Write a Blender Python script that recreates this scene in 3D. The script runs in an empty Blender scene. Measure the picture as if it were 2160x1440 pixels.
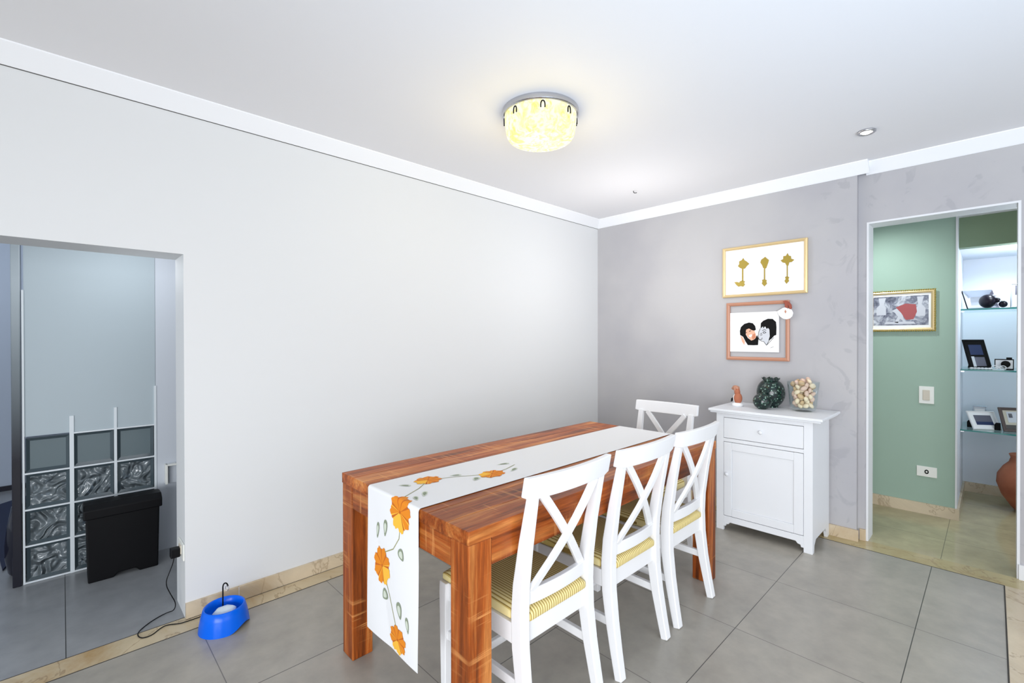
import bpy, bmesh, math, random
from mathutils import Vector, Matrix
random.seed(7)
C = bpy.context.scene.collection
sc = bpy.context.scene

# ------------------------------------------------------------ camera
cam_d = bpy.data.cameras.new('camera'); cam = bpy.data.objects.new('camera', cam_d); C.objects.link(cam)
cam_d.sensor_width = 36; cam_d.lens = 980.73 * 36 / 2160; cam_d.clip_start = 0.02
yaw, pit, rol = math.radians(45.9488), math.radians(-0.3077), math.radians(-0.0954)
F = Vector((math.cos(yaw)*math.cos(pit), math.sin(yaw)*math.cos(pit), math.sin(pit)))
R0 = Vector((math.sin(yaw), -math.cos(yaw), 0)); U0 = R0.cross(F)
R = R0*math.cos(rol) + U0*math.sin(rol); U = U0*math.cos(rol) - R0*math.sin(rol)
cam.matrix_world = Matrix(((R.x, U.x, -F.x, 0), (R.y, U.y, -F.y, 0), (R.z, U.z, -F.z, 1.38), (0, 0, 0, 1)))
sc.camera = cam

# ------------------------------------------------------------ world, lights, exposure
sc.view_settings.view_transform = 'Standard'; sc.view_settings.look = 'None'
sc.view_settings.gamma = 1; sc.view_settings.use_curve_mapping = False
sc.view_settings.exposure = -0.02
w = bpy.data.worlds.new('world'); sc.world = w; w.use_nodes = True
w.node_tree.nodes['Background'].inputs[0].default_value = (0.80, 0.90, 1.0, 1)
w.node_tree.nodes['Background'].inputs[1].default_value = 0.75

def area(name, loc, target, sx, sy, power, col, spread=180):
    d = bpy.data.lights.new(name, 'AREA'); d.shape = 'RECTANGLE'; d.size = sx; d.size_y = sy
    d.energy = power; d.color = col; d.spread = math.radians(spread)
    o = bpy.data.objects.new(name, d); C.objects.link(o); o.location = loc
    o.rotation_euler = (Vector(target) - Vector(loc)).to_track_quat('-Z', 'Y').to_euler()
    return o
def point(name, loc, power, col, r=0.05):
    d = bpy.data.lights.new(name, 'POINT'); d.energy = power; d.color = col; d.shadow_soft_size = r
    o = bpy.data.objects.new(name, d); C.objects.link(o); o.location = loc
    return o
def spot(name, loc, target, power, col, ang, r=0.03, blend=0.6):
    d = bpy.data.lights.new(name, 'SPOT'); d.energy = power; d.color = col; d.shadow_soft_size = r
    d.spot_size = math.radians(ang); d.spot_blend = blend
    o = bpy.data.objects.new(name, d); C.objects.link(o); o.location = loc
    o.rotation_euler = (Vector(target) - Vector(loc)).to_track_quat('-Z', 'Y').to_euler()
    return o
area('rear_daylight_fill', (-2.6, -1.4, 1.0), (2.6, 1.6, 0.55), 3.4, 1.6, 80, (0.95, 0.975, 1.0), 110)  # added fill behind the camera, stands in for unseen daylight
area('side_daylight_fill', (0.9, -2.6, 1.4), (2.2, 2.0, 0.9), 3.0, 2.0, 38, (0.97, 0.98, 1.0))  # added side fill, also standing in for daylight out of view
point('ceiling_lamp_glow', (1.793, 1.638, 2.34), 7.5, (1.0, 0.80, 0.34), 0.16)
point('corner_fill', (3.10, 1.90, 1.88), 10, (1.0, 0.965, 0.93), 0.25)  # added mid-air fill light, brightens the back corner, no fixture there
spot('ceiling_fill_spot', (-0.1, -0.1, 1.5), (2.9, 2.2, 2.56), 14, (1.0, 0.985, 0.98), 75, 0.15, 1.0)  # added fill spot at the camera, aimed up to brighten the ceiling
area('ceiling_uplight_fill', (0.5, -0.9, 0.8), (1.5, -0.2, 2.56), 1.8, 1.8, 20, (0.50, 0.73, 1.0), 110)  # unseen upward panel added to lift the ceiling with cool light
point('far_room_fill', (-0.6, 5.2, 2.1), 14, (0.80, 0.90, 1.0), 0.3)  # added fill for the far room, no lamp there
point('recess_fill', (0.3, 3.35, 1.9), 6, (0.9, 0.95, 1.0), 0.25)  # unseen fill light added inside the recess
spot('corridor_spot', (4.2, 0.72, 2.30), (4.86, 0.62, 1.55), 30, (0.88, 0.98, 1.0), 100, 0.03, 1.0)
point('corridor_fill', (4.5, -0.9, 1.9), 8, (0.95, 1.0, 0.98), 0.2)
spot('niche_spot', (5.45, -0.13, 2.09), (5.5, -0.06, 0.0), 50, (0.82, 0.92, 1.0), 150, 0.03, 0.8)
point('niche_fill', (5.25, -0.22, 1.93), 6, (0.86, 0.93, 1.0), 0.1)  # extra fill added to brighten the niche, not a fixture
point('niche_low_fill', (4.9, -0.7, 0.9), 5, (0.9, 0.93, 1.0), 0.2)  # added low fill for the lower niche, no lamp of its own
spot('recessed_spot_beam', (3.30, 0.504, 2.53), (3.30, 0.504, 0), 6, (1.0, 0.97, 0.92), 110, 0.03, 0.7)

# ------------------------------------------------------------ material helpers
def mat(name, col, rough=0.5, metal=0.0, **kw):
    m = bpy.data.materials.new(name); m.use_nodes = True
    b = m.node_tree.nodes['Principled BSDF']
    b.inputs['Base Color'].default_value = (*col, 1); b.inputs['Roughness'].default_value = rough
    b.inputs['Metallic'].default_value = metal
    for k, v in kw.items(): b.inputs[k.replace('_', ' ')].default_value = v
    return m
def s2l(r, g, b):
    f = lambda c: (c/255/12.92) if c/255 <= 0.04045 else ((c/255+0.055)/1.055)**2.4
    return (f(r), f(g), f(b))
class N:
    def __init__(s, m): s.m = m; s.t = m.node_tree; s.b = s.t.nodes['Principled BSDF']
    def n(s, ty, **kw):
        x = s.t.nodes.new(ty)
        for k, v in kw.items(): setattr(x, k, v)
        return x
    def l(s, a, b): s.t.links.new(a, b)
    def coord(s, scale=(1, 1, 1), rot=(0, 0, 0), kind='Object', loc=(0, 0, 0)):
        tc = s.n('ShaderNodeTexCoord'); mp = s.n('ShaderNodeMapping')
        mp.inputs['Scale'].default_value = scale; mp.inputs['Rotation'].default_value = rot; mp.inputs['Location'].default_value = loc
        s.l(tc.outputs[kind], mp.inputs[0]); return mp.outputs[0]
    def noise(s, vec, scale, detail=4, rough=0.5, dist=0.0):
        x = s.n('ShaderNodeTexNoise'); x.inputs['Scale'].default_value = scale; x.inputs['Detail'].default_value = detail
        x.inputs['Roughness'].default_value = rough; x.inputs['Distortion'].default_value = dist; s.l(vec, x.inputs['Vector']); return x.outputs['Fac']
    def ramp(s, fac, stops):
        x = s.n('ShaderNodeValToRGB'); e = x.color_ramp.elements
        while len(e) < len(stops): e.new(0.5)
        for i, (p_, c) in enumerate(stops): e[i].position = p_; e[i].color = (*c, 1)
        s.l(fac, x.inputs[0]); return x.outputs[0]
    def mix(s, fac, a, b, mode='MIX'):
        x = s.n('ShaderNodeMix', data_type='RGBA', blend_type=mode)
        for v, i in ((fac, 0), (a, 6), (b, 7)):
            if isinstance(v, (int, float)): x.inputs[i].default_value = v
            elif isinstance(v, tuple): x.inputs[i].default_value = (*v, 1)
            else: s.l(v, x.inputs[i])
        return x.outputs[2]
    def math(s, op, a, b=0.0, c=None):
        x = s.n('ShaderNodeMath', operation=op)
        for i, v in enumerate((a, b) if c is None else (a, b, c)):
            if isinstance(v, (int, float)): x.inputs[i].default_value = v
            else: s.l(v, x.inputs[i])
        return x.outputs[0]
    def bump(s, h, strength=0.2, dist=0.01):
        x = s.n('ShaderNodeBump'); x.inputs['Strength'].default_value = strength; x.inputs['Distance'].default_value = dist
        s.l(h, x.inputs['Height']); s.l(x.outputs[0], s.b.inputs['Normal'])
    def color(s, c): s.l(c, s.b.inputs['Base Color'])

def tile_mat(name, base, x0, px, y0, py, line_w=0.0035, rough=0.28, lx=0.5, ly=1.0, var=0.12, xmax=99.0):
    m = mat(name, base, rough); k = N(m); v = k.coord()
    n1 = k.noise(v, 1.6, 5, 0.55, 0.6); n2 = k.noise(v, 9, 4, 0.6)
    a = tuple(c*(1-var) for c in base); b = tuple(min(1, c*(1+var)) for c in base)
    c = k.ramp(n1, [(0.3, a), (0.7, b)])
    c = k.mix(0.12, c, k.ramp(n2, [(0.3, (0.05, 0.05, 0.05)), (0.7, (0.95, 0.93, 0.88))]), 'OVERLAY')
    sep = k.n('ShaderNodeSeparateXYZ'); k.l(v, sep.inputs[0])
    def ln(sock, o, p_):
        f = k.math('FRACT', k.math('DIVIDE', k.math('SUBTRACT', sock, o - p_/2), p_))
        d = k.math('ABSOLUTE', k.math('SUBTRACT', f, 0.5)); return k.math('LESS_THAN', d, line_w/p_/2)
    gx = k.math('MULTIPLY', k.math('MULTIPLY', ln(sep.outputs[0], x0, px), lx), k.math('LESS_THAN', sep.outputs[0], xmax)); gy = k.math('MULTIPLY', ln(sep.outputs[1], y0, py), ly)
    g = k.math('MAXIMUM', gx, gy)
    k.color(k.mix(g, c, (0.03, 0.03, 0.03)))
    return m
def marble_mat(name, c1, c2, vein, scale=3.0, rough=0.18, mapscale=(1, 1, 1)):
    m = mat(name, c1, rough); k = N(m); v = k.coord(mapscale)
    n1 = k.noise(v, scale, 8, 0.62, 1.5); n2 = k.noise(v, scale*1.5, 5, 0.6, 0.9)
    c = k.ramp(n1, [(0.3, c2), (0.52, c1), (0.75, tuple(min(1, x*1.15) for x in c1))])
    vn = k.ramp(n2, [(0.485, (0, 0, 0)), (0.5, (0.5, 0.5, 0.5)), (0.515, (0, 0, 0))])
    k.color(k.mix(vn, c, vein)); return m
def wood_mat(name, axis, tone=1.0):
    sc_ = {'x': (1.0, 14, 14), 'y': (14, 1.0, 14), 'z': (14, 14, 1.0)}[axis]
    m = mat(name, (0.4, 0.15, 0.03), 0.42, Specular_IOR_Level=0.35); k = N(m); v = k.coord(sc_)
    n1 = k.noise(v, 1.3, 6, 0.6, 0.5); n2 = k.noise(v, 7, 5, 0.7)
    d, md, hi = s2l(78, 34, 8), s2l(160, 80, 26), s2l(210, 142, 76)
    c = k.ramp(n1, [(0.30, tuple(x*tone for x in d)), (0.5, tuple(x*tone for x in md)), (0.72, tuple(x*tone for x in hi))])
    c = k.mix(0.35, c, k.ramp(n2, [(0.35, (0.12, 0.1, 0.08)), (0.7, (0.85, 0.85, 0.85))]), 'OVERLAY')
    # saw marks across the grain, in patches
    sm = {'x': (60, 3, 3), 'y': (3, 60, 3), 'z': (3, 3, 60)}[axis]
    v2 = k.coord(sm); n3 = k.noise(v2, 1.0, 3, 0.6); v3 = k.coord((4, 4, 4)); n4 = k.noise(v3, 1.3, 3)
    s = k.math('MULTIPLY', k.ramp(n3, [(0.56, (0, 0, 0)), (0.66, (1, 1, 1))]), k.ramp(n4, [(0.5, (0, 0, 0)), (0.62, (1, 1, 1))]))
    c = k.mix(k.math('MULTIPLY', s, 0.6), c, tuple(x*tone for x in s2l(226, 160, 96)))
    # boards
    sep = k.n('ShaderNodeSeparateXYZ'); k.l(k.coord(), sep.inputs[0])
    o = 1 if axis == 'x' else 0
    cell = k.math('FLOOR', k.math('DIVIDE', sep.outputs[o], 0.109))
    wn = k.n('ShaderNodeTexWhiteNoise', noise_dimensions='1D'); k.l(cell, wn.inputs['W'])
    bb = k.ramp(wn.outputs['Value'], [(0, (0.33, 0.30, 0.28)), (1, (0.68, 0.66, 0.62))])
    k.color(k.mix(0.7, c, bb, 'OVERLAY')); k.bump(n2, 0.15, 0.004)
    return m

M = {}
M['wall'] = mat('wall_white_paint', s2l(219, 220, 221), 0.6)
M['ceil'] = mat('ceiling_paint', s2l(240, 239, 241), 0.7)
M['crown'] = mat('crown_white', s2l(244, 245, 248), 0.5)
m = mat('wall_gray_paint', s2l(186, 183, 186), 0.6); k = N(m)   # gray paint with plaster-like cloudiness and smudges
v = k.coord(); n1 = k.noise(v, 1.4, 4, 0.5); n2 = k.noise(v, 5.5, 3, 0.6, 1.2)
sep = k.n('ShaderNodeSeparateXYZ'); k.l(v, sep.inputs[0])
near = k.n('ShaderNodeMapRange'); k.l(sep.outputs[1], near.inputs[0])
for i, q in ((1, 0.95), (2, 0.75), (3, 0), (4, 1)): near.inputs[i].default_value = q
c = k.ramp(n1, [(0.35, s2l(172, 170, 174)), (0.65, s2l(184, 182, 183))])
sm_ = k.math('MULTIPLY', k.math('MULTIPLY', k.ramp(n2, [(0.56, (0, 0, 0)), (0.62, (1, 1, 1))]), near.outputs[0]), 0.35)
k.color(k.mix(sm_, c, s2l(150, 148, 154))); M['gray'] = m
M['recess'] = mat('recess_wall_paint', s2l(203, 208, 216), 0.6)
M['bluewall'] = mat('far_room_paint', s2l(188, 198, 214), 0.6)
M['green'] = mat('green_paint', s2l(156, 180, 164), 0.55)
M['greendark'] = mat('sage_green_paint', s2l(120, 140, 112), 0.6)
M['niche'] = mat('niche_paint', s2l(222, 228, 238), 0.6)
M['jamb'] = mat('jamb_white', s2l(222, 223, 226), 0.45)
M['floor'] = tile_mat('gray_porcelain', s2l(163, 158, 149), 0.468, 0.611, 0.252, 0.5985, rough=0.3, lx=0.65, ly=0.9, xmax=3.2)
M['floor2'] = tile_mat('recess_porcelain', s2l(150, 152, 155), 0.005, 0.611, 1.0, 20.0, rough=0.28, lx=0.95, ly=0.0, var=0.06)
M['floor3'] = tile_mat('corridor_marble_tile', s2l(176, 166, 132), 4.335, 0.55, 0.222, 0.56, rough=0.12, lx=0.6, ly=0.6, var=0.16)
M['marble'] = marble_mat('cream_marble', s2l(206, 190, 164), s2l(190, 166, 132), s2l(146, 122, 96), 1.7)
M['marble2'] = marble_mat('golden_marble', s2l(186, 170, 128), s2l(172, 148, 100), s2l(140, 116, 80), 1.3, 0.14)
M['line'] = mat('dark_joint', (0.04, 0.035, 0.03), 0.8)
M['black'] = mat('black_plastic', (0.002, 0.002, 0.003), 0.5, Specular_IOR_Level=0.18)
M['gblack'] = mat('gloss_black', (0.012, 0.012, 0.022), 0.12)
M['rug'] = mat('navy_rug', s2l(44, 52, 78), 0.95)
M['woodx'] = wood_mat('rustic_wood_x', 'x'); M['woody'] = wood_mat('rustic_wood_y', 'y', 0.92); M['woodz'] = wood_mat('rustic_wood_z', 'z', 0.95)
M['white'] = mat('white_lacquer', s2l(240, 240, 242), 0.35)
M['cab'] = mat('cabinet_white', s2l(232, 234, 238), 0.42)
M['cloth'] = mat('runner_cloth', s2l(232, 232, 234), 0.85)
M['petal'] = mat('petal_orange', s2l(226, 134, 18), 0.8); M['petal2'] = mat('petal_gold', s2l(246, 186, 60), 0.8); M['petal3'] = mat('petal_deep', s2l(196, 98, 12), 0.8)
M['stem'] = mat('stem_olive', s2l(150, 150, 96), 0.8); M['leaf'] = mat('leaf_gray_green', s2l(138, 148, 126), 0.8); M['leaf2'] = mat('leaf_pale', s2l(206, 212, 198), 0.8)
M['blue'] = mat('blue_plastic', (0.0, 0.125, 0.78), 0.25, Specular_IOR_Level=0.3)
M['float'] = mat('white_plastic', s2l(222, 238, 250), 0.3)
M['chrome'] = mat('brushed_metal', (0.55, 0.55, 0.57), 0.25, 1.0)
M['gold'] = mat('gold', s2l(222, 196, 146), 0.35, 0.35)
M['goldrelief'] = mat('antique_gold', s2l(164, 142, 58), 0.4, 0.35)
M['paper'] = mat('paper_white', s2l(244, 243, 243), 0.7)
M['copper'] = mat('copper_wood', s2l(186, 132, 106), 0.4)
M['ink'] = mat('black_ink', (0.008, 0.008, 0.008), 0.6, Specular_IOR_Level=0.1); M['skin'] = mat('skin_tone_ink', s2l(232, 178, 150), 0.7)
M['greyink'] = mat('pale_gray_ink', s2l(206, 208, 214), 0.7)
M['skin2'] = mat('shaded_skin_ink', s2l(206, 132, 100), 0.7)
M['ribbon'] = mat('brown_ribbon', s2l(150, 72, 52), 0.5)
M['terra'] = mat('terracotta', s2l(176, 104, 74), 0.75)
k = N(M['terra']); k.color(k.ramp(k.noise(k.coord(), 6, 4), [(0.3, s2l(160, 92, 66)), (0.7, s2l(190, 118, 86))]))
M['switch'] = mat('switch_plastic', s2l(238, 238, 232), 0.35); M['beige'] = mat('beige_rocker', s2l(208, 198, 182), 0.4)
M['shell1'] = mat('shell_cream', s2l(232, 214, 184), 0.6); M['shell2'] = mat('shell_pink', s2l(218, 188, 170), 0.6); M['shell3'] = mat('shell_tan', s2l(200, 170, 130), 0.6)
M['silver'] = mat('silver', s2l(206, 212, 222), 0.22, 0.5); M['shadesilver'] = mat('shaded_silver', s2l(128, 122, 132), 0.35, 0.3)  # second silver is a darker copy: shade painted onto the dish's right facet
M['darksphere'] = mat('dark_purple_gloss', s2l(16, 12, 26), 0.3, Specular_IOR_Level=0.3)
M['navy'] = mat('photo_navy', s2l(28, 44, 88), 0.4); M['photo_gray'] = mat('photo_gray', s2l(96, 96, 110), 0.4); M['photo_light'] = mat('photo_light', s2l(200, 204, 210), 0.4)
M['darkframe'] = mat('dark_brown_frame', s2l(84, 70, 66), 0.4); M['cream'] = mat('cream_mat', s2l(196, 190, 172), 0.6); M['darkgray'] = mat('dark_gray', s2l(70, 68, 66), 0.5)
# striped cushion
m = mat('striped_cushion', s2l(226, 208, 140), 0.85); k = N(m); sep = k.n('ShaderNodeSeparateXYZ'); k.l(k.coord(), sep.inputs[0])
f = k.math('FRACT', k.math('MULTIPLY', sep.outputs[0], 86.0)); st = k.math('LESS_THAN', f, 0.24); st2 = k.math('GREATER_THAN', f, 0.80)
c = k.mix(st, s2l(242, 226, 164), s2l(158, 130, 66)); k.color(k.mix(st2, c, s2l(214, 190, 112))); M['cush'] = m
# glass
def glass(name, col, rough=0.02, trans=1.0, alpha=None):
    g = mat(name, col, rough, 0, IOR=(1.9 if name == 'glass_block' else 1.45)); g.node_tree.nodes['Principled BSDF'].inputs['Transmission Weight'].default_value = trans; return g
def thin_glass(name, col, base=0.06, body=0.0, bodycol=(0, 0, 0)):
    g = bpy.data.materials.new(name); g.use_nodes = True; t_ = g.node_tree; t_.nodes.clear()
    o_ = t_.nodes.new('ShaderNodeOutputMaterial'); tr = t_.nodes.new('ShaderNodeBsdfTransparent'); tr.inputs[0].default_value = (*col, 1)
    gl = t_.nodes.new('ShaderNodeBsdfGlossy'); gl.inputs['Roughness'].default_value = 0.04; gl.inputs[0].default_value = (0.9, 0.95, 0.95, 1)
    lw = t_.nodes.new('ShaderNodeLayerWeight'); lw.inputs[0].default_value = 0.35
    mx = t_.nodes.new('ShaderNodeMixShader'); pw = t_.nodes.new('ShaderNodeMath'); pw.operation = 'POWER'; pw.inputs[1].default_value = 2.5; t_.links.new(lw.outputs['Facing'], pw.inputs[0]); t_.links.new(pw.outputs[0], mx.inputs[0]); t_.links.new(tr.outputs[0], mx.inputs[1]); t_.links.new(gl.outputs[0], mx.inputs[2])
    df = t_.nodes.new('ShaderNodeBsdfDiffuse'); df.inputs[0].default_value = (*bodycol, 1); m2 = t_.nodes.new('ShaderNodeMixShader'); m2.inputs[0].default_value = body
    t_.links.new(mx.outputs[0], m2.inputs[1]); t_.links.new(df.outputs[0], m2.inputs[2]); t_.links.new(m2.outputs[0], o_.inputs[0]); return g
M['clear'] = thin_glass('clear_glass', (0.96, 0.98, 0.98)); M['shelfglass'] = thin_glass('green_tinted_glass', (0.92, 0.975, 0.97), body=0.08, bodycol=(0.25, 0.5, 0.47))
M['shelfedge'] = mat('green_glass_edge', s2l(52, 132, 128), 0.15)
m = mat('speckled_green_glass', (0.01, 0.035, 0.025), 0.12); k = N(m); v = k.coord()
vo = k.n('ShaderNodeTexVoronoi'); vo.inputs['Scale'].default_value = 52; k.l(v, vo.inputs['Vector'])
c = k.ramp(vo.outputs['Distance'], [(0.12, s2l(190, 214, 202)), (0.22, s2l(34, 66, 54)), (0.6, s2l(14, 30, 30))]); k.color(c)
k.bump(k.noise(v, 45, 3), 0.5, 0.006); M['darkgreenglass'] = m
m = glass('glass_block', (0.36, 0.42, 0.45), 0.08, 0.55); k = N(m); v = k.coord()
n1 = k.noise(v, 11, 1, 0.4, 1.6); k.bump(n1, 1.0, 0.12); M['block'] = m
M['blockdark'] = mat('block_glass_edge', s2l(70, 82, 88), 0.1)
M['block2'] = glass('hazy_block_glass', s2l(120, 135, 140), 0.25, 0.3)
M['mortar'] = mat('white_grout', s2l(222, 228, 232), 0.5)
m = glass('frosted_panel', s2l(190, 202, 208), 0.55, 0.15); M['frost'] = m
# lamp glass
m = mat('lit_crystal', (1.0, 0.95, 0.6), 0.15); k = N(m); v = k.coord((1, 1, 0.8))
n1 = k.noise(v, 22, 4, 0.6, 1.5)
c = k.ramp(n1, [(0.34, (1.0, 0.86, 0.30)), (0.46, (1.0, 0.95, 0.58)), (0.56, (1.0, 1.0, 0.88))])
k.l(c, k.b.inputs['Emission Color']); k.b.inputs['Emission Strength'].default_value = 0.98
k.b.inputs['Base Color'].default_value = (0.12, 0.1, 0.02, 1); k.b.inputs['Specular IOR Level'].default_value = 0.1; k.bump(n1, 0.6, 0.01); M['crystal'] = m
M['bulb'] = mat('bulb', (1, 1, 1), 0.5); M['bulb'].node_tree.nodes['Principled BSDF'].inputs['Emission Color'].default_value = (1, 0.97, 0.88, 1); M['bulb'].node_tree.nodes['Principled BSDF'].inputs['Emission Strength'].default_value = 6
# black post with an upward fade to pale haze painted into its colour
m = mat('faded_post', (0.01, 0.01, 0.02), 0.2); k = N(m); sep = k.n('ShaderNodeSeparateXYZ'); k.l(k.coord(), sep.inputs[0])
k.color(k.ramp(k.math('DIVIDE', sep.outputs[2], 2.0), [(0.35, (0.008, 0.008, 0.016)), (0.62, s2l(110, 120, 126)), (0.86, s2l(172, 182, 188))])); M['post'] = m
# generic picture print
m = mat('picture_print', (0.4, 0.4, 0.45), 0.5); k = N(m); v = k.coord()
k.color(k.ramp(k.noise(v, 16, 6, 0.7, 1.0), [(0.32, s2l(50, 54, 74)), (0.5, s2l(128, 130, 146)), (0.66, s2l(206, 208, 216))])); M['print'] = m
M['red'] = mat('muted_red', s2l(170, 82, 84), 0.6); M['statue'] = mat('pale_stone_print', s2l(206, 206, 214), 0.6)

# ------------------------------------------------------------ mesh helpers
def box(bm, x0, x1, y0, y1, z0, z1, mi=0):
    vs = [bm.verts.new((x, y, z)) for z in (z0, z1) for y in (y0, y1) for x in (x0, x1)]
    fs = [(0, 2, 3, 1), (4, 5, 7, 6), (0, 1, 5, 4), (2, 6, 7, 3), (0, 4, 6, 2), (1, 3, 7, 5)]
    for f_ in fs: bm.faces.new([vs[i] for i in f_]).material_index = mi
def bx(*a, **k):
    bm = bmesh.new(); box(bm, *a, **k); return bm
def obj(name, bm, mats, parent=None, bevel=0, smooth=False, seg=2, subsurf=0):
    me = bpy.data.meshes.new(name); bmesh.ops.recalc_face_normals(bm, faces=bm.faces[:]) if not getattr(obj, 'keep', False) else None
    bm.to_mesh(me); bm.free()
    o = bpy.data.objects.new(name, me); C.objects.link(o)
    for mm in (mats if isinstance(mats, (list, tuple)) else [mats]): me.materials.append(M[mm] if isinstance(mm, str) else mm)
    if smooth:
        for p_ in me.polygons: p_.use_smooth = True
    if bevel:
        b = o.modifiers.new('bevel', 'BEVEL'); b.width = bevel; b.segments = seg; b.limit_method = 'ANGLE'; b.angle_limit = math.radians(40)
    if subsurf:
        s = o.modifiers.new('sub', 'SUBSURF'); s.levels = s.render_levels = subsurf
    if parent: o.parent = parent
    return o
def struct(name, bm, mats, parent=None, **k):
    o = obj(name, bm, mats, parent, **k)
    if parent is None: o['kind'] = 'structure'
    return o
def tag(o, label, cat, group=None):
    o['label'] = label; o['category'] = cat
    if group: o['group'] = group
    return o
def thing(name, label, cat, loc=(0, 0, 0), rz=0, group=None):
    o = bpy.data.objects.new(name, None); C.objects.link(o); o.empty_display_size = 0.05
    o.location = loc; o.rotation_euler = (0, 0, rz); return tag(o, label, cat, group)
def sweep(bm, pts, w, d, side=Vector((1, 0, 0)), mi=0):
    """rectangular section (w along side, d across) along pts; w, d may be lists"""
    n = len(pts); rings = []
    for i, p_ in enumerate(pts):
        p_ = Vector(p_); a = Vector(pts[max(i-1, 0)]); b = Vector(pts[min(i+1, n-1)]); t = (b-a).normalized()
        s = (side - t*side.dot(t)).normalized(); q = t.cross(s)
        ww = (w[i] if isinstance(w, (list, tuple)) else w)/2; dd = (d[i] if isinstance(d, (list, tuple)) else d)/2
        rings.append([bm.verts.new(p_ + s*sx*ww + q*sy*dd) for sx, sy in ((-1, -1), (1, -1), (1, 1), (-1, 1))])
    for a, b in zip(rings, rings[1:]):
        for j in range(4): bm.faces.new((a[j], a[(j+1) % 4], b[(j+1) % 4], b[j])).material_index = mi
    bm.faces.new(rings[0][::-1]).material_index = mi; bm.faces.new(rings[-1]).material_index = mi
def lathe(bm, prof, n=40, c=(0, 0, 0), close=True, mi=0, sx=1, sy=1):
    rings = []
    for r, z in prof:
        if r < 1e-5: rings.append([bm.verts.new((c[0], c[1], c[2]+z))])
        else: rings.append([bm.verts.new((c[0]+sx*r*math.cos(2*math.pi*i/n), c[1]+sy*r*math.sin(2*math.pi*i/n), c[2]+z)) for i in range(n)])
    for a, b in zip(rings, rings[1:]):
        for i in range(n):
            j = (i+1) % n
            if len(a) == 1 and len(b) == 1: continue
            if len(a) == 1: f_ = (a[0], b[j], b[i])
            elif len(b) == 1: f_ = (a[i], a[j], b[0])
            else: f_ = (a[i], a[j], b[j], b[i])
            bm.faces.new(f_).material_index = mi
def tube(name, pts, r, m, parent=None, res=8):
    cu = bpy.data.curves.new(name, 'CURVE'); cu.dimensions = '3D'; cu.bevel_depth = r; cu.bevel_resolution = 3; cu.use_fill_caps = True
    s = cu.splines.new('NURBS'); s.points.add(len(pts)-1)
    for q, p_ in zip(s.points, pts): q.co = (*p_, 1)
    s.order_u = 3; s.use_endpoint_u = True; s.resolution_u = res
    tmp = bpy.data.objects.new('tmp', cu); C.objects.link(tmp)
    dg = bpy.context.evaluated_depsgraph_get(); me = bpy.data.meshes.new_from_object(tmp.evaluated_get(dg))
    bpy.data.objects.remove(tmp); me.name = name; me.materials.clear(); me.materials.append(M[m])
    for p_ in me.polygons: p_.use_smooth = True
    o = bpy.data.objects.new(name, me); C.objects.link(o)
    if parent: o.parent = parent
    return o
def prism(bm, poly, axis, a, b, mi=0):
    """extrude 2-D polygon along axis between a and b. axis x: poly=(y,z); y: (x,z); z: (x,y)"""
    def P(u, v_, t): return {'x': (t, u, v_), 'y': (u, t, v_), 'z': (u, v_, t)}[axis]
    lo = [bm.verts.new(P(u, v_, a)) for u, v_ in poly]; hi = [bm.verts.new(P(u, v_, b)) for u, v_ in poly]
    n = len(poly); bm.faces.new(lo[::-1]).material_index = mi; bm.faces.new(hi).material_index = mi
    for i in range(n): bm.faces.new((lo[i], lo[(i+1) % n], hi[(i+1) % n], hi[i])).material_index = mi
def flat(bm, poly, f_, mi=0):
    bm.faces.new([bm.verts.new(f_(*q)) for q in poly]).material_index = mi
CAM = Vector((0, 0, 1.38)); FP = 980.73
def onx(px, py, X):        # the point of the plane x = X that the photograph shows at a pixel: used for measuring flat artwork
    d = F + R*((px-1080)/FP) - U*((py-720)/FP); q = CAM + d*(X/d.x); return q.y, q.z

# ------------------------------------------------------------ room shell
WY = 2.772      # white wall face
GX = 3.886      # gray wall face
DX = 3.936      # doorway wall face
CZ = 2.562      # ceiling
struct('floor', bx(-3.2, 3.772, -3.2, 2.644, -0.12, 0), 'floor')
struct('floor', bx(-3.2, 3.9, 2.786, 7.2, -0.12, 0), 'floor2')
struct('floor', bx(3.94, 6.1, -1.6, 2.4, -0.12, 0), 'floor3')
b_ = bx(-3.2, GX, 2.644, 2.786, -0.12, 0.0006); M['strip'] = marble_mat('sandy_marble', s2l(202, 186, 156), s2l(182, 152, 108), s2l(130, 104, 76), 1.9); struct('trim_1', b_, 'strip')
struct('trim_2', bx(3.772, 3.94, -3.2, 2.644, -0.12, 0.0006), 'marble2')
b_ = bmesh.new(); 
for y in (2.644, 2.786): box(b_, -3.2, (3.77 if y < 2.7 else 0.43), y-0.002, y+0.002, 0.0, 0.0012)
box(b_, 3.770, 3.774, -0.05, 2.64, 0, 0.0012); box(b_, 0.431, 3.86, 2.7548, 2.7572, 0, 0.0020); struct('trim_3', b_, 'line')
b_ = bmesh.new(); box(b_, -3.2, 3.7715, -0.19, -0.05, -0.001, 0.0008); struct('trim_4', b_, 'marble')
b_ = bmesh.new(); box(b_, -3.2, 3.77, -0.052, -0.0465, 0, 0.0014); struct('trim_5', b_, 'line')
# left white wall with the opening towards the recess, lintel over it
b_ = bmesh.new(); box(b_, 0.431, 4.2, WY, 3.0, 0, CZ); box(b_, -3.2, 0.431, WY, 3.0, 1.80, CZ); bmesh.ops.remove_doubles(b_, verts=b_.verts, dist=1e-5)
struct('wall_left', b_, 'wall')
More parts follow.
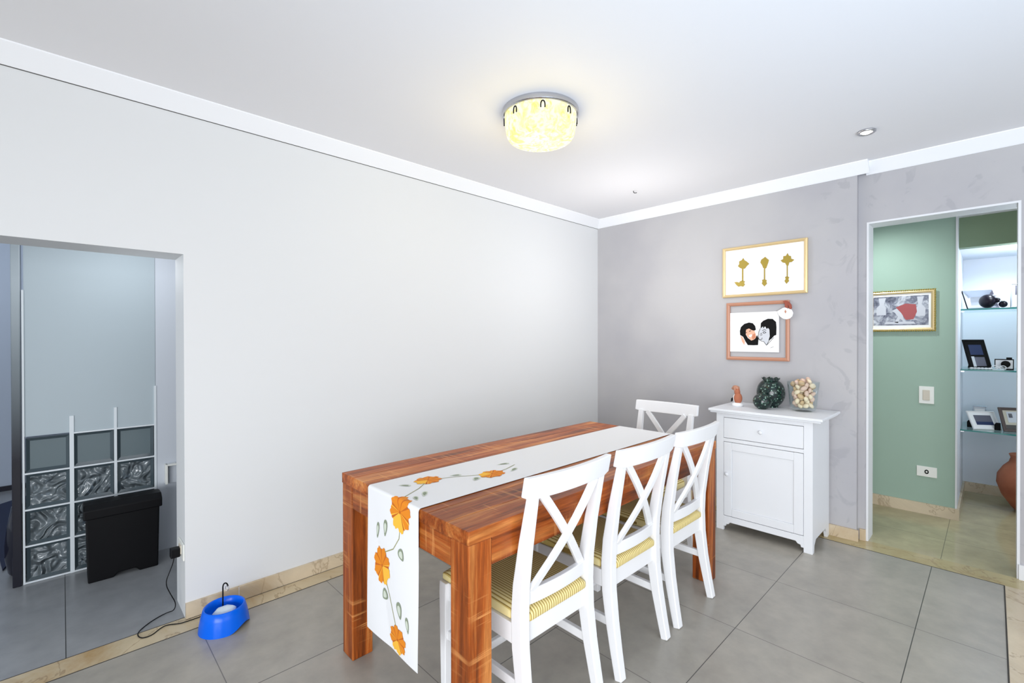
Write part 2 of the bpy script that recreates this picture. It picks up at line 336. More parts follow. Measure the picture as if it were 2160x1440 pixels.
# recess
struct('wall_recess', bx(0.436, 3.9, 3.79, 3.95, 0, CZ), 'recess')
struct('wall_far', bx(-3.2, 3.9, 6.28, 6.4, 0, CZ), 'bluewall')
struct('baseboard_far', bx(-3.2, 3.9, 6.262, 6.28, 0, 0.045), 'gblack')
struct('wall_behind', bx(3.9, 4.0, 3.0, 6.4, 0, CZ), 'recess')
struct('ceiling', bx(-3.2, 4.2, -3.2, 7.2, CZ, CZ+0.12), 'ceil')
# gray wall (thick section), doorway wall
struct('wall_gray', bx(GX, 4.10, 0.642, 2.772, 0, CZ), 'gray')
JT, JY0, JY1 = 2.167, -0.112, 0.597
b_ = bmesh.new(); box(b_, DX, 4.098, JY1, 0.642, 0, CZ); box(b_, DX, 4.098, JY0, JY1, JT, CZ); box(b_, DX, 4.098, -3.2, JY0, 0, CZ)
struct('wall_door', b_, 'gray')
b_ = bmesh.new(); t = 0.012
box(b_, DX-0.003, 4.10, JY1-t, JY1+0.0, 0, JT-t); box(b_, DX-0.003, 4.10, JY0, JY0+t, 0, JT-t); box(b_, DX-0.003, 4.10, JY0, JY1, JT-t, JT)
struct('door_1', b_, 'jamb')
# corridor
KZ = 2.322
struct('ceiling', bx(4.10, 6.1, -1.6, 2.4, KZ, KZ+0.1), 'jamb')
struct('wall_green', bx(4.88, 5.95, 0.195, 2.4, 0, KZ), 'green')
struct('trim_6', bx(4.872, 4.95, 0.186, 0.1955, 0, KZ), 'jamb')
struct('trim_7', bx(4.95, 5.88, 0.186, 0.1955, 0, KZ), 'niche')
struct('wall_niche', bx(5.88, 6.0, -1.6, 0.195, 0, KZ), 'niche')
struct('wall_header', bx(5.06, 5.16, -1.6, 0.186, 2.087, KZ), 'greendark')
struct('ceiling', bx(5.16, 5.88, -1.6, 0.186, 2.087, 2.12), 'niche')
struct('wall_corridor_end', bx(4.1, 5.0, 2.4, 2.5, 0, KZ), 'green')
struct('wall_corridor_right', bx(4.1, 6.1, -1.7, -1.6, 0, KZ), 'niche')
struct('baseboard_green', bx(4.862, 4.88, 0.172, 2.4, 0, 0.085), 'marble')
struct('baseboard_niche', bx(4.88, 5.88, 0.172, 0.186, 0, 0.085), 'marble')
struct('baseboard_niche_back', bx(5.865, 5.88, -1.6, 0.172, 0, 0.085), 'marble')
# room baseboards
b_ = bmesh.new()
for x0, x1 in ((0.431, 0.662), (0.664, 1.9), (1.902, GX-0.014)): box(b_, x0, x1, 2.757, WY, 0.0006, 0.077)
struct('baseboard_left', b_, 'marble')
struct('trim_8', bx(0.6615, 0.6645, 2.7566, 2.7575, 0.0006, 0.077), 'jamb')
struct('baseboard_gray', bx(GX-0.016, GX, 0.630, WY-0.015, 0.0006, 0.077), 'marble')
struct('baseboard_door', bx(DX-0.014, DX, JY1, 0.631, 0.0006, 0.077), 'marble')
struct('baseboard_door_right', bx(DX-0.014, DX, -1.2, JY0+0.004, 0.0006, 0.085), 'jamb')
# crown moulding
def crown(name, a, b, axis, face, sgn):
    pr = [(0, 2.487), (0.004, 2.487), (0.070, 2.556), (0.070, CZ), (0, CZ)]
    b2 = bmesh.new(); prism(b2, [(face + sgn*u, z) for u, z in pr], axis, a, b); return struct(name, b2, 'crown', bevel=0)
crown('trim_9', -3.2, GX, 'x', WY, -1); crown('trim_10', 0.642-0.066, WY, 'y', GX, -1); crown('trim_11', -3.2, 0.60, 'y', DX, -1)
struct('trim_12', bx(-3.2, GX, WY-0.0015, WY, 2.484, 2.487), 'darkgray')

# ------------------------------------------------------------ glass block window in the recess
X0, CW, RH = -0.160, 0.1975, 0.2055
b_ = bmesh.new()
for i in range(4):
    xc = X0 + i*CW; top = (1.66, 0.93, 0.96, 1.08)[i]; wd = (0.0045, 0.0095, 0.007, 0.006)[i]
    box(b_, xc-wd, xc+wd, 3.785, 3.86, 0.001, top)
for j in range(5):
    z = 0.006 + j*RH
    for i in range(3):
        if j == 4 and i == 0: continue
        box(b_, X0+i*CW, X0+(i+1)*CW, 3.7865, 3.86, z-0.0045, z+0.0045)
win = struct('window_1', b_, 'mortar')
for j in range(4):
    for i in range(3):
        x0, x1 = X0+i*CW+0.009, X0+(i+1)*CW-0.009; z0, z1 = 0.006+j*RH+0.006, 0.006+(j+1)*RH-0.006
        b2 = bmesh.new(); NX = 3
        # thick rim bevelled to a recessed wavy face
        yo, yi = 3.790, 3.803; m_ = 0.016
        o4 = [b2.verts.new(q) for q in ((x0, yo, z0), (x1, yo, z0), (x1, yo, z1), (x0, yo, z1))]
        i4 = [b2.verts.new(q) for q in ((x0+m_, yi, z0+m_), (x1-m_, yi, z0+m_), (x1-m_, yi, z1-m_), (x0+m_, yi, z1-m_))]
        b4 = [b2.verts.new((q.co.x, 3.86, q.co.z)) for q in o4]
        for a in range(4):
            c4 = (a+1) % 4; b2.faces.new((o4[a], o4[c4], i4[c4], i4[a])).material_index = 1; b2.faces.new((o4[a], b4[a], b4[c4], o4[c4]))
        b2.faces.new(i4); b2.faces.new(b4[::-1])
        obj('glass_block', b2, ['block2' if j == 3 else 'block', 'blockdark'], win)
struct('window_2', bx(X0+0.004, 0.4345, 3.792, 3.85, 0.006+4*RH+0.005, 2.03), 'frost')
struct('wall_recess_top', bx(-0.2, 0.436, 3.79, 3.95, 2.03, CZ), 'recess')
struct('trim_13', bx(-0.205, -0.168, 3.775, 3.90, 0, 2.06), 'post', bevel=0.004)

# things in and near the recess
b_ = bmesh.new(); lathe(b_, [(0, 0.0), (0.050, 0.0), (0.064, 0.02), (0.076, 0.10), (0.078, 0.18), (0.068, 0.28), (0.048, 0.40), (0.044, 0.40), (0.064, 0.28), (0.070, 0.1), (0.06, 0.012), (0, 0.012)], 36)
o = obj('floor_vase', b_, 'gblack', smooth=True); o.location = (-0.172, 4.00, 0); tag(o, 'glossy black floor vase half hidden behind dark post at left edge', 'vase')
t = thing('storage_bin', 'black plastic lidded bin standing in front of the glass block window', 'bin', (0.258, 3.62, 0))
b_ = bmesh.new(); prism(b_, [(-0.160, 0), (-0.05, 0), (-0.03, 0.022), (0.05, 0.022), (0.07, 0.0), (0.158, 0), (0.166, 0.365), (-0.168, 0.365)], 'y', -0.075, 0.075)
obj('bin_body', b_, 'black', t, bevel=0.006)
b_ = bmesh.new(); prism(b_, [(-0.088, 0.362), (0.088, 0.362), (0.088, 0.395), (0.075, 0.432), (0.02, 0.44), (-0.05, 0.44), (-0.088, 0.415)], 'x', -0.178, 0.178)
obj('lid', b_, 'black', t, bevel=0.006)
t = thing('wall_bracket', 'small white plastic bracket fixed low on the recess wall', 'bracket', (0.505, 3.79, 0))
obj('plate', bx(-0.003, 0.040, -0.012, 0, 0.43, 0.565), 'recess', t, bevel=0.003); obj('arm', bx(-0.026, -0.012, -0.05, -0.0, 0.435, 0.563), 'switch', t, bevel=0.003)
obj('arm_top', bx(-0.020, 0.035, -0.048, -0.002, 0.553, 0.563), 'switch', t, bevel=0.002)
b_ = bmesh.new(); prism(b_, [(-0.37, 5.45), (-0.30, 5.90), (0.8, 5.98), (0.9, 4.1), (-0.22, 3.96), (-0.288, 4.32)], 'z', 0.001, 0.014)
b_.free(); b_ = bmesh.new(); prism(b_, [(-1.2, 4.9), (-0.31, 5.82), (-0.17, 5.95), (-0.24, 4.2), (-0.262, 4.1), (-0.29, 4.33), (-0.9, 3.98)], 'z', 0.001, 0.012)
o = obj('rug', b_, 'rug'); tag(o, 'dark navy flat rug on floor at far left edge', 'rug')

# outlet on the wall end with the plug, cable, bowl
t = thing('power_outlet', 'white outlet plate on the narrow end of white wall', 'outlet', (0.431, 2.845, 0.325))
obj('plate', bx(-0.007, 0, -0.068, 0.068, -0.042, 0.040), 'switch', t, bevel=0.003); obj('socket', bx(-0.011, -0.006, -0.02, 0.03, -0.022, 0.022), 'beige', t, bevel=0.003)
b_ = bmesh.new(); box(b_, -0.050, -0.011, -0.018, 0.022, -0.027, 0.018); t = thing('power_adapter', 'black plug adapter with thin cable trailing to blue bowl', 'adapter', (0.431, 2.845, 0.318))
obj('adapter_body', b_, 'black', t, bevel=0.004)
cp = [(0.400, 2.855, 0.30), (0.397, 2.856, 0.265), (0.381, 2.86, 0.22), (0.362, 2.86, 0.166), (0.384, 2.86, 0.104), (0.407, 2.862, 0.05), (0.400, 2.87, 0.012), (0.374, 2.891, 0.004), (0.334, 2.874, 0.004), (0.288, 2.84, 0.004), (0.243, 2.785, 0.004), (0.252, 2.722, 0.004), (0.293, 2.716, 0.004), (0.327, 2.755, 0.004), (0.358, 2.768, 0.004), (0.399, 2.735, 0.004), (0.442, 2.732, 0.004), (0.50, 2.726, 0.006), (0.552, 2.712, 0.03)]
cp = [(x-0.431, y-2.845, z-0.318) for x, y, z in cp]
tube('cable', cp, 0.0022, 'black', t)
BC = (0.556, 2.575)
t = thing('pet_bowl', 'blue plastic pet water bowl on floor beside the white wall', 'bowl', (*BC, 0))
b_ = bmesh.new(); n = 48; rings = []
prof = [(0.107, 0.0), (0.1035, 0.03), (0.097, 0.065), (0.088, 0.098), (0.084, 0.101), (0.080, 0.098), (0.076, 0.07), (0.070, 0.036), (0.05, 0.03)]
for q, (r, z) in enumerate(prof):
    rg = []
    for i in range(n):
        a = 2*math.pi*i/n; lift = 0.0
        if q < 2: lift = 0.026*max(0, math.cos(2*(a-math.radians(-50))))**2*(1 if q == 0 else 0.3)
        rg.append(b_.verts.new((r*math.cos(a), r*math.sin(a), z+lift)))
    rings.append(rg)
for a, b in zip(rings, rings[1:]):
    for i in range(n): b_.faces.new((a[i], a[(i+1) % n], b[(i+1) % n], b[i]))
b_.faces.new(rings[-1]); obj('bowl_body', b_, 'blue', t, smooth=True)
b_ = bmesh.new(); lathe(b_, [(0, 0.050), (0.034, 0.050), (0.054, 0.060), (0.053, 0.072), (0.040, 0.084), (0.014, 0.087), (0, 0.087)], 6, sx=1.0, sy=0.8); obj('float', b_, 'float', t, bevel=0.006, seg=3, smooth=True)
tube('hook', [(0.004, 0.047, 0.045), (0.004, 0.046, 0.09), (0.004, 0.045, 0.15), (0.004, 0.045, 0.176), (0.012, 0.040, 0.188), (0.022, 0.034, 0.180), (0.024, 0.032, 0.166)], 0.0032, 'black', t)
b_ = bmesh.new(); bmesh.ops.create_cone(b_, segments=16, radius1=0.004, radius2=0.004, depth=0.001)
b_.free(); tube('hook_ring', [(0.020+0.009*math.cos(a/8*6.283)*0.7, 0.034-0.009*math.cos(a/8*6.283)*0.7, 0.160+0.014*math.sin(a/8*6.283)) for a in range(9)], 0.0014, 'chrome', t)

# ------------------------------------------------------------ dining table
TX0, TX1, TY0, TY1, TZ = 0.885, 2.705, 1.106, 1.998, 0.792
t = thing('dining_table', 'long rustic reddish-brown wooden dining table with thick square legs', 'table', ((TX0+TX1)/2, (TY0+TY1)/2, 0))
cx, cy = (TX0+TX1)/2, (TY0+TY1)/2
b_ = bmesh.new()
nb = 8; yw = (TY1-TY0)/nb
for i in range(nb): box(b_, TX0-cx, TX1-cx, TY0-cy+i*yw, TY0-cy+(i+1)*yw-0.0006, 0.748, TZ)
obj('tabletop', b_, 'woodx', t, bevel=0.0025)
L = 0.094
for sx in (-1, 1):
    for sy in (-1, 1):
        hx, hy = (TX1-TX0)/2-0.002, (TY1-TY0)/2-0.002
        xa, xb = sorted((sx*hx, sx*(hx-L))); ya, yb = sorted((sy*hy, sy*(hy-L)))
        obj('leg', bx(xa, xb, ya, yb, 0, 0.7478), 'woodz', t, bevel=0.004)
hx, hy = (TX1-TX0)/2-0.004, (TY1-TY0)/2-0.004
for s in (-1, 1):
    xa, xb = sorted((s*hx, s*(hx-0.03))); obj('apron', bx(xa, xb, -hy+L, hy-L, 0.655, 0.7478), 'woody', t, bevel=0.002)
    ya, yb = sorted((s*hy, s*(hy-0.03))); obj('apron', bx(-hx+L, hx-L, ya, yb, 0.660, 0.7478), 'woodx', t, bevel=0.002)

# ------------------------------------------------------------ table runner (flowers are print on the cloth)
RV0, RV1 = 1.374, 1.742
RT = TZ+0.0018; REX = TX0-0.004
def rmap(u, v_, off=0.0):      # u<0: on the table top, u>0: hanging at the near end; v: across
    r = 0.010
    if u <= -r: return (REX - u, v_, RT+0.0012+off)
    if u >= r: 
        wob = 0.006*math.sin(v_*11+u*3)*min(1, u*2)
        return (REX - 0.0012 - off - abs(wob) , v_ - 0.01*max(0, u-0.3)*0, RT - u)
    a = (u+r)/(2*r)*math.pi/2; rr = r+0.0012+off
    return (REX + r - rr*math.sin(a), v_, RT - r + rr*math.cos(a))
b_ = bmesh.new(); us = [-(TX1-0.015-REX), -1.2, -0.8, -0.4, -0.2, -0.05] + [-0.01+0.002*i for i in range(11)] + [0.02+0.0125*i for i in range(int(0.545/0.0125))] + [0.566]
nv = 36; grid = [[b_.verts.new(rmap(u, RV0+(RV1-RV0)*j/nv)) for j in range(nv+1)] for u in us]
for a, b in zip(grid, grid[1:]):
    for j in range(nv): b_.faces.new((a[j], a[j+1], b[j+1], b[j]))
def fill_fan(cu, cv, pts, mi, off):
    """fan of triangles subdivided radially so that it follows the fold"""
    n = len(pts)
    prev = None
    K = 10; rows = []
    for q in range(1, K+1): rows.append([b_.verts.new(rmap(cu+(u-cu)*q/K, cv+(v_-cv)*q/K, off)) for u, v_ in pts])
    c0 = b_.verts.new(rmap(cu, cv, off))
    for i in range(n):
        j = (i+1) % n; mm = mi(i) if callable(mi) else mi
        b_.faces.new((c0, rows[0][i], rows[0][j])).material_index = mm
        for q in range(K-1): b_.faces.new((rows[q][i], rows[q+1][i], rows[q+1][j], rows[q][j])).material_index = mm
def flower(u, v_, ru, rv, ph=0.0):
    pts = []; n = 80
    for i in range(n):
        a = 2*math.pi*i/n; r = 1 - 0.16*abs(math.sin(a*4+ph))**3 + 0.035*math.sin(a*19) + 0.02*math.sin(a*31)
        pts.append((u+ru*r*math.cos(a), v_+rv*r*math.sin(a)))
    def mi(i):
        a = (2*math.pi*i/n + ph)
        s = math.sin(a*1.0+0.6); q = math.sin(a*8.0)
        if s > 0.80: return 2
        if q > 0.80: return 3
        return 1 if q < 0.45 or s < 0 else 2
    fill_fan(u, v_, pts, mi, 0.0016)
    fill_fan(u, v_, [(u+ru*0.09*math.cos(2*math.pi*i/10), v_+rv*0.09*math.sin(2*math.pi*i/10)) for i in range(10)], 3, 0.0022)
def leaf(u, v_, ln, wd, ang, mi=5):
    n = 16; pts = []
    for i in range(n):
        a = 2*math.pi*i/n; x = math.cos(a)*ln/2; y = math.sin(a)*wd/2*(1-0.45*math.cos(a)); pts.append((u+x*math.cos(ang)-y*math.sin(ang), v_+x*math.sin(ang)+y*math.cos(ang)))
    fill_fan(u, v_, pts, mi, 0.0014)
    fill_fan(u, v_, [(u+(a-u)*0.62, v_+(c_-v_)*0.62) for a, c_ in pts], 6 if mi == 5 else 5, 0.0020)
def stem(pts, wd=0.0035):
    out = []
    for (a, b) in zip(pts, pts[1:]):
        for q in range(12): out.append((a[0]+(b[0]-a[0])*q/12, a[1]+(b[1]-a[1])*q/12))
    out.append(pts[-1]); pv = None
    for a, b in zip(out, out[1:]):
        dx, dy = b[0]-a[0], b[1]-a[1]; l = math.hypot(dx, dy); nx_, ny_ = -dy/l*wd/2, dx/l*wd/2
        q = [b_.verts.new(rmap(u, v_, 0.0012)) for u, v_ in ((a[0]-nx_, a[1]-ny_), (b[0]-nx_, b[1]-ny_), (b[0]+nx_, b[1]+ny_), (a[0]+nx_, a[1]+ny_))]
        b_.faces.new(q).material_index = 4
# vine runs down the cloth
stem([(-0.63, 1.545), (-0.55, 1.52), (-0.45, 1.505), (-0.36, 1.56), (-0.28, 1.60), (-0.20, 1.62), (-0.12, 1.56), (0.02, 1.49)])
stem([(0.07, 1.49), (0.14, 1.50), (0.19, 1.54), (0.22, 1.60), (0.28, 1.62)]); stem([(0.30, 1.615), (0.37, 1.57), (0.44, 1.535), (0.50, 1.505)])
flower(-0.455, 1.507, 0.064, 0.048, 0.3); flower(-0.205, 1.625, 0.060, 0.049, 1.2); flower(0.042, 1.494, 0.076, 0.070, 0.7)
flower(0.281, 1.625, 0.072, 0.062, 2.0); flower(0.512, 1.508, 0.050, 0.060, 0.9)
leaf(-0.60, 1.59, 0.06, 0.02, 0.3, 6); leaf(-0.57, 1.49, 0.06, 0.02, -0.4, 6); leaf(-0.36, 1.50, 0.05, 0.028, -0.6, 6); leaf(-0.33, 1.60, 0.05, 0.02, 0.5, 6)
leaf(-0.10, 1.63, 0.05, 0.018, 0.9, 6); leaf(-0.10, 1.49, 0.06, 0.02, -0.9, 6); leaf(-0.05, 1.47, 0.05, 0.018, -1.2, 6)
leaf(0.13, 1.60, 0.065, 0.026, 0.1); leaf(0.155, 1.66, 0.065, 0.02, 0.15); leaf(0.195, 1.485, 0.045, 0.036, -0.7)
leaf(0.385, 1.605, 0.045, 0.040, 0.7); leaf(0.40, 1.495, 0.060, 0.034, -0.3); leaf(0.43, 1.44, 0.055, 0.020, -0.25)
obj.keep = True
o = obj('table_runner', b_, ['cloth', 'petal', 'petal2', 'petal3', 'stem', 'leaf', 'leaf2']); obj.keep = False
s = o.modifiers.new('solid', 'SOLIDIFY'); s.thickness = 0.0007; s.offset = -1
o.modifiers.remove(s)
tag(o, 'white table runner printed with orange flowers hanging over table end', 'table runner')

# ------------------------------------------------------------ cross-back chairs
def rail(bm, x0, x1, yc, z0, z1, th, curve, lean=0.0, n=12, chamfer=0.0):
    fr, bk = [], []
    for i in range(n+1):
        u = -1+2*i/n; x = (x0+x1)/2 + u*(x1-x0)/2; y = yc - curve*(1-u*u)
        cb = chamfer if i in (0, n) else 0
        fr.append([bm.verts.new((x, y+th/2 + (0 if z == z0 + cb else -lean), z)) for z in (z0+cb, z1)])
        bk.append([bm.verts.new((x, y-th/2 + (0 if z == z0 + cb else -lean), z)) for z in (z0+cb, z1)])
    for i in range(n):
        for q in ((fr[i][0], fr[i+1][0], fr[i+1][1], fr[i][1]), (bk[i][0], bk[i][1], bk[i+1][1], bk[i+1][0]), (fr[i][1], fr[i+1][1], bk[i+1][1], bk[i][1]), (fr[i][0], bk[i][0], bk[i+1][0], fr[i+1][0])): bm.faces.new(q)
    for i in (0, n): bm.faces.new((fr[i][0], fr[i][1], bk[i][1], bk[i][0]))
def make_chair(label, group):
    t = thing('dining_chair', label, 'chair', group=group)
    ZB = 0.862
    for s in (-1, 1):
        bm = bmesh.new()
        pts = [(s*0.188, -0.062, 0), (s*0.186, -0.042, 0.10), (s*0.183, -0.020, 0.22), (s*0.181, -0.004, 0.34), (s*0.180, 0, 0.45), (s*0.180, -0.006, 0.55), (s*0.181, -0.030, 0.70), (s*0.184, -0.066, ZB+0.012)]
        sweep(bm, pts, [0.038, 0.040, 0.042, 0.042, 0.042, 0.041, 0.038, 0.034], [0.032, 0.036, 0.042, 0.048, 0.050, 0.046, 0.038, 0.028]); obj('leg', bm, 'white', t, bevel=0.004)
        bm = bmesh.new(); sweep(bm, [(s*0.195, 0.402, 0), (s*0.193, 0.400, 0.38), (s*0.192, 0.399, 0.422)], [0.030, 0.042, 0.042], [0.030, 0.042, 0.042]); obj('leg', bm, 'white', t, bevel=0.003)
        bm = bmesh.new(); sweep(bm, [(s*0.185, -0.018, 0.215), (s*0.192, 0.392, 0.215)], 0.020, 0.034); obj('stretcher', bm, 'white', t, bevel=0.003)
    bm = bmesh.new(); sweep(bm, [(-0.185, 0.22, 0.218), (0.185, 0.22, 0.218)], 0.018, 0.030, side=Vector((0, 1, 0))); obj('stretcher', bm, 'white', t, bevel=0.003)
    bm = bmesh.new(); box(bm, -0.162, 0.162, -0.014, 0.010, 0.352, 0.422); box(bm, -0.172, 0.172, 0.388, 0.412, 0.352, 0.422)
    for s in (-1, 1):
        xa, xb = sorted((s*0.172, s*0.200)); box(bm, xa, xb, 0.018, 0.382, 0.352, 0.422)
    box(bm, -0.172, 0.172, 0.01, 0.40, 0.410, 0.422)
    obj('seat_frame', bm, 'white', t, bevel=0.003)
    bm = bmesh.new()   # cushion, slightly domed
    nx, ny = 14, 14; g0 = []; g1 = []
    for a in range(nx+1):
        r0 = []; r1 = []
        for c_ in range(ny+1):
            u, v_ = -1+2*a/nx, -1+2*c_/ny; hw = 0.190 + 0.012*(v_+1)/2 
            x = u*hw; y = 0.198+v_*0.222
            if v_ < -0.8: x = u*0.157
            e = max(abs(u), abs(v_)); e = e**10
            z1 = 0.4225 + 0.052*(1-e*0.40) ; z0 = 0.4225
            r0.append(bm.verts.new((x, y, z0))); r1.append(bm.verts.new((x, y, z1)))
        g0.append(r0); g1.append(r1)
    for a in range(nx):
        for c_ in range(ny):
            bm.faces.new((g1[a][c_], g1[a+1][c_], g1[a+1][c_+1], g1[a][c_+1])); bm.faces.new((g0[a][c_], g0[a][c_+1], g0[a+1][c_+1], g0[a+1][c_]))
    for a in range(nx):
        for c_ in (0, ny): bm.faces.new((g0[a][c_], g0[a+1][c_], g1[a+1][c_], g1[a][c_]))
    for c_ in range(ny):
        for a in (0, nx): bm.faces.new((g0[a][c_], g0[a][c_+1], g1[a][c_+1], g1[a][c_]))
    o = obj('seat_cushion', bm, 'cush', t, bevel=0.010, seg=3, smooth=True); o['label'] = 'yellow striped seat cushion'
    bm = bmesh.new(); rail(bm, -0.228, 0.228, -0.064, ZB, 0.938, 0.026, 0.022, lean=0.014, chamfer=0.008); obj('top_rail', bm, 'white', t, bevel=0.004)
    bm = bmesh.new(); rail(bm, -0.163, 0.163, -0.004, 0.478, 0.530, 0.022, 0.012, lean=0.002); obj('lower_rail', bm, 'white', t, bevel=0.003)
    for s in (-1, 1):
        bm = bmesh.new(); pts = []
        for i in range(9):
            q = i/8; x = s*(-0.142 + 0.284*q); z = 0.524 + (ZB+0.004-0.524)*q; y = -0.008 - 0.010*math.sin(math.pi*q) - 0.062*q**1.3 - s*0.0045
            y -= 0.012*(1-(2*q-1)**2)
            pts.append((x, y, z))
        sweep(bm, pts, 0.032, 0.017, side=Vector((1, 0, 0))); obj('cross_slat', bm, 'white', t, bevel=0.003)
    return t
def dup(r, loc, rz, label):
    c_ = r.copy(); C.objects.link(c_); c_.location = loc; c_.rotation_euler = (0, 0, rz); c_['label'] = label
    for ch in list(r.children):
        d = ch.copy(); C.objects.link(d); d.parent = c_
    return c_
GR = 'white cross-back chairs around the dining table'
ch = make_chair('white cross-back dining chair nearest the camera beside front table leg', GR); ch.location = (1.285, 1.105, 0); ch.rotation_euler = (0, 0, math.radians(0))
dup(ch, (1.805, 1.105, 0), math.radians(0), 'white cross-back dining chair in the middle of the row of three')
dup(ch, (2.30, 1.105, 0), math.radians(0), 'white cross-back dining chair of the row closest to white cabinet')
dup(ch, (2.935, 1.575, 0), math.radians(90), 'white cross-back dining chair at the far head of table')

# ------------------------------------------------------------ white cabinet
CX0, CX1, CY0, CY1 = 3.432, 3.862, 0.795, 1.400
t = thing('cabinet', 'small white wooden cabinet with drawer and door against gray wall', 'cabinet', ((CX0+CX1)/2, (CY0+CY1)/2, 0))
ox, oy = (CX0+CX1)/2, (CY0+CY1)/2; hx, hy = (CX1-CX0)/2, (CY1-CY0)/2
bm = bmesh.new(); s_ = 0.050
# side panels with bracket cut-outs, posts, back, front frame
for y0, y1 in ((-hy, -hy+0.02), (hy-0.02, hy)):
    prism(bm, [(-hx, 0), (-hx+0.042, 0), (-hx+0.050, 0.045), (-hx+0.085, 0.075), (hx-0.10, 0.075), (hx-0.07, 0.045), (hx-0.05, 0.0), (hx, 0), (hx, 0.845), (-hx, 0.845)], 'y', y0, y1)
box(bm, hx-0.015, hx-0.003, -hy+0.02, hy-0.02, 0.08, 0.845)
f0, f1 = -hx-0.001, -hx+0.022
box(bm, f0, f1, -hy-0.0005, -hy+s_, 0, 0.845); box(bm, f0, f1, hy-s_, hy+0.0005, 0, 0.845)
box(bm, f0, f1, -hy+s_, hy-s_, 0.815, 0.845); box(bm, f0, f1, -hy+s_, hy-s_, 0.640, 0.665)
prism(bm, [(-hy+s_, 0.105), (-hy+s_, 0.030), (-hy+s_+0.014, 0.030), (-hy+s_+0.018, 0.045), (-hy+s_+0.034, 0.048), (-hy+s_+0.045, 0.062), (hy-s_-0.045, 0.062), (hy-s_-0.034, 0.048), (hy-s_-0.018, 0.045), (hy-s_-0.014, 0.030), (hy-s_, 0.030), (hy-s_, 0.105)], 'x', f0, f1)
box(bm, -hx+0.02, hx-0.02, -hy+0.02, hy-0.02, 0.09, 0.105)
obj('carcass', bm, 'cab', t, bevel=0.0015)
bm = bmesh.new(); box(bm, -hx-0.040, hx+0.020, -hy-0.062, hy+0.045, 0.857, 0.875); box(bm, -hx-0.030, hx+0.015, -hy-0.050, hy+0.035, 0.845, 0.857)
obj('cabinet_top', bm, 'cab', t, bevel=0.004)
dr = obj('drawer', bx(-hx-0.003, -hx+0.018, -hy+s_+0.002, hy-s_-0.002, 0.668, 0.812), 'cab', t, bevel=0.0025)
def knob(par, y, z):
    bm = bmesh.new(); lathe(bm, [(0, 0), (0.006, 0), (0.006, 0.010), (0.012, 0.016), (0.013, 0.022), (0.008, 0.027), (0, 0.028)], 20)
    for v_ in bm.verts: v_.co = Vector((-hx-0.003-v_.co.z, y+v_.co.x, z+v_.co.y))
    obj('knob', bm, 'cab', par, smooth=True)
knob(dr, 0, 0.740)
bm = bmesh.new(); y0, y1 = -hy+s_+0.002, hy-s_-0.002; a = 0.055
box(bm, -hx-0.003, -hx+0.018, y0, y0+a, 0.108, 0.637); box(bm, -hx-0.003, -hx+0.018, y1-a, y1, 0.108, 0.637)
box(bm, -hx-0.003, -hx+0.018, y0+a, y1-a, 0.108, 0.108+a); box(bm, -hx-0.003, -hx+0.018, y0+a, y1-a, 0.637-a, 0.637)
box(bm, -hx+0.004, -hx+0.014, y0+a, y1-a, 0.108+a, 0.637-a)
do = obj('door', bm, 'cab', t, bevel=0.003); knob(do, y1-0.028, 0.41)
obj('gap_shade_sheet', bx(-hx+0.012, -hx+0.020, -hy+s_-0.004, hy-s_+0.004, 0.104, 0.816), 'darkgray', t)  # dark sheet standing in for shade in the drawer and door gaps

CT = 0.875
# figurine: brown and white seated dog figurine
t = thing('figurine', 'small brown and white seated animal figurine on cabinet top', 'figurine', (3.63, 1.325, CT), math.radians(-30))
bm = bmesh.new(); lathe(bm, [(0, 0), (0.036, 0), (0.040, 0.010), (0.036, 0.022), (0.030, 0.027), (0, 0.028)], 24); obj('base', bm, 'white', t, smooth=True)
bm = bmesh.new(); 
def blob(bm, c_, r, sc_=(1, 1, 1), seg=16, mi=0):
    g = bmesh.ops.create_icosphere(bm, subdivisions=3, radius=r)
    for v_ in g['verts']: v_.co = Vector((v_.co.x*sc_[0]+c_[0], v_.co.y*sc_[1]+c_[1], v_.co.z*sc_[2]+c_[2]))
    for f_ in {f_ for v_ in g['verts'] for f_ in v_.link_faces}: f_.material_index = mi
blob(bm, (0, -0.004, 0.060), 0.032, (0.9, 0.9, 1.35)); blob(bm, (0, 0.004, 0.105), 0.023, (0.9, 0.9, 1.2)); obj('body', bm, 'terra', t, smooth=True)
bm = bmesh.new(); blob(bm, (0, 0.022, 0.135), 0.023, (0.85, 1.25, 0.85)); blob(bm, (0, 0.048, 0.128), 0.011, (1, 1.2, 0.9))
for s in (-1, 1): blob(bm, (s*0.018, 0.010, 0.128), 0.012, (0.5, 0.8, 1.6))
obj('head', bm, 'copper', t, smooth=True)
bm = bmesh.new(); blob(bm, (0, 0.028, 0.055), 0.017, (0.9, 0.7, 1.9)); obj('chest', bm, 'white', t, smooth=True)
bm = bmesh.new(); sweep(bm, [(0, 0.03, 0.07), (0.004, 0.060, 0.045), (0.008, 0.078, 0.026)], [0.010, 0.012, 0.006], [0.006, 0.016, 0.004]); obj('tail', bm, 'ink', t)
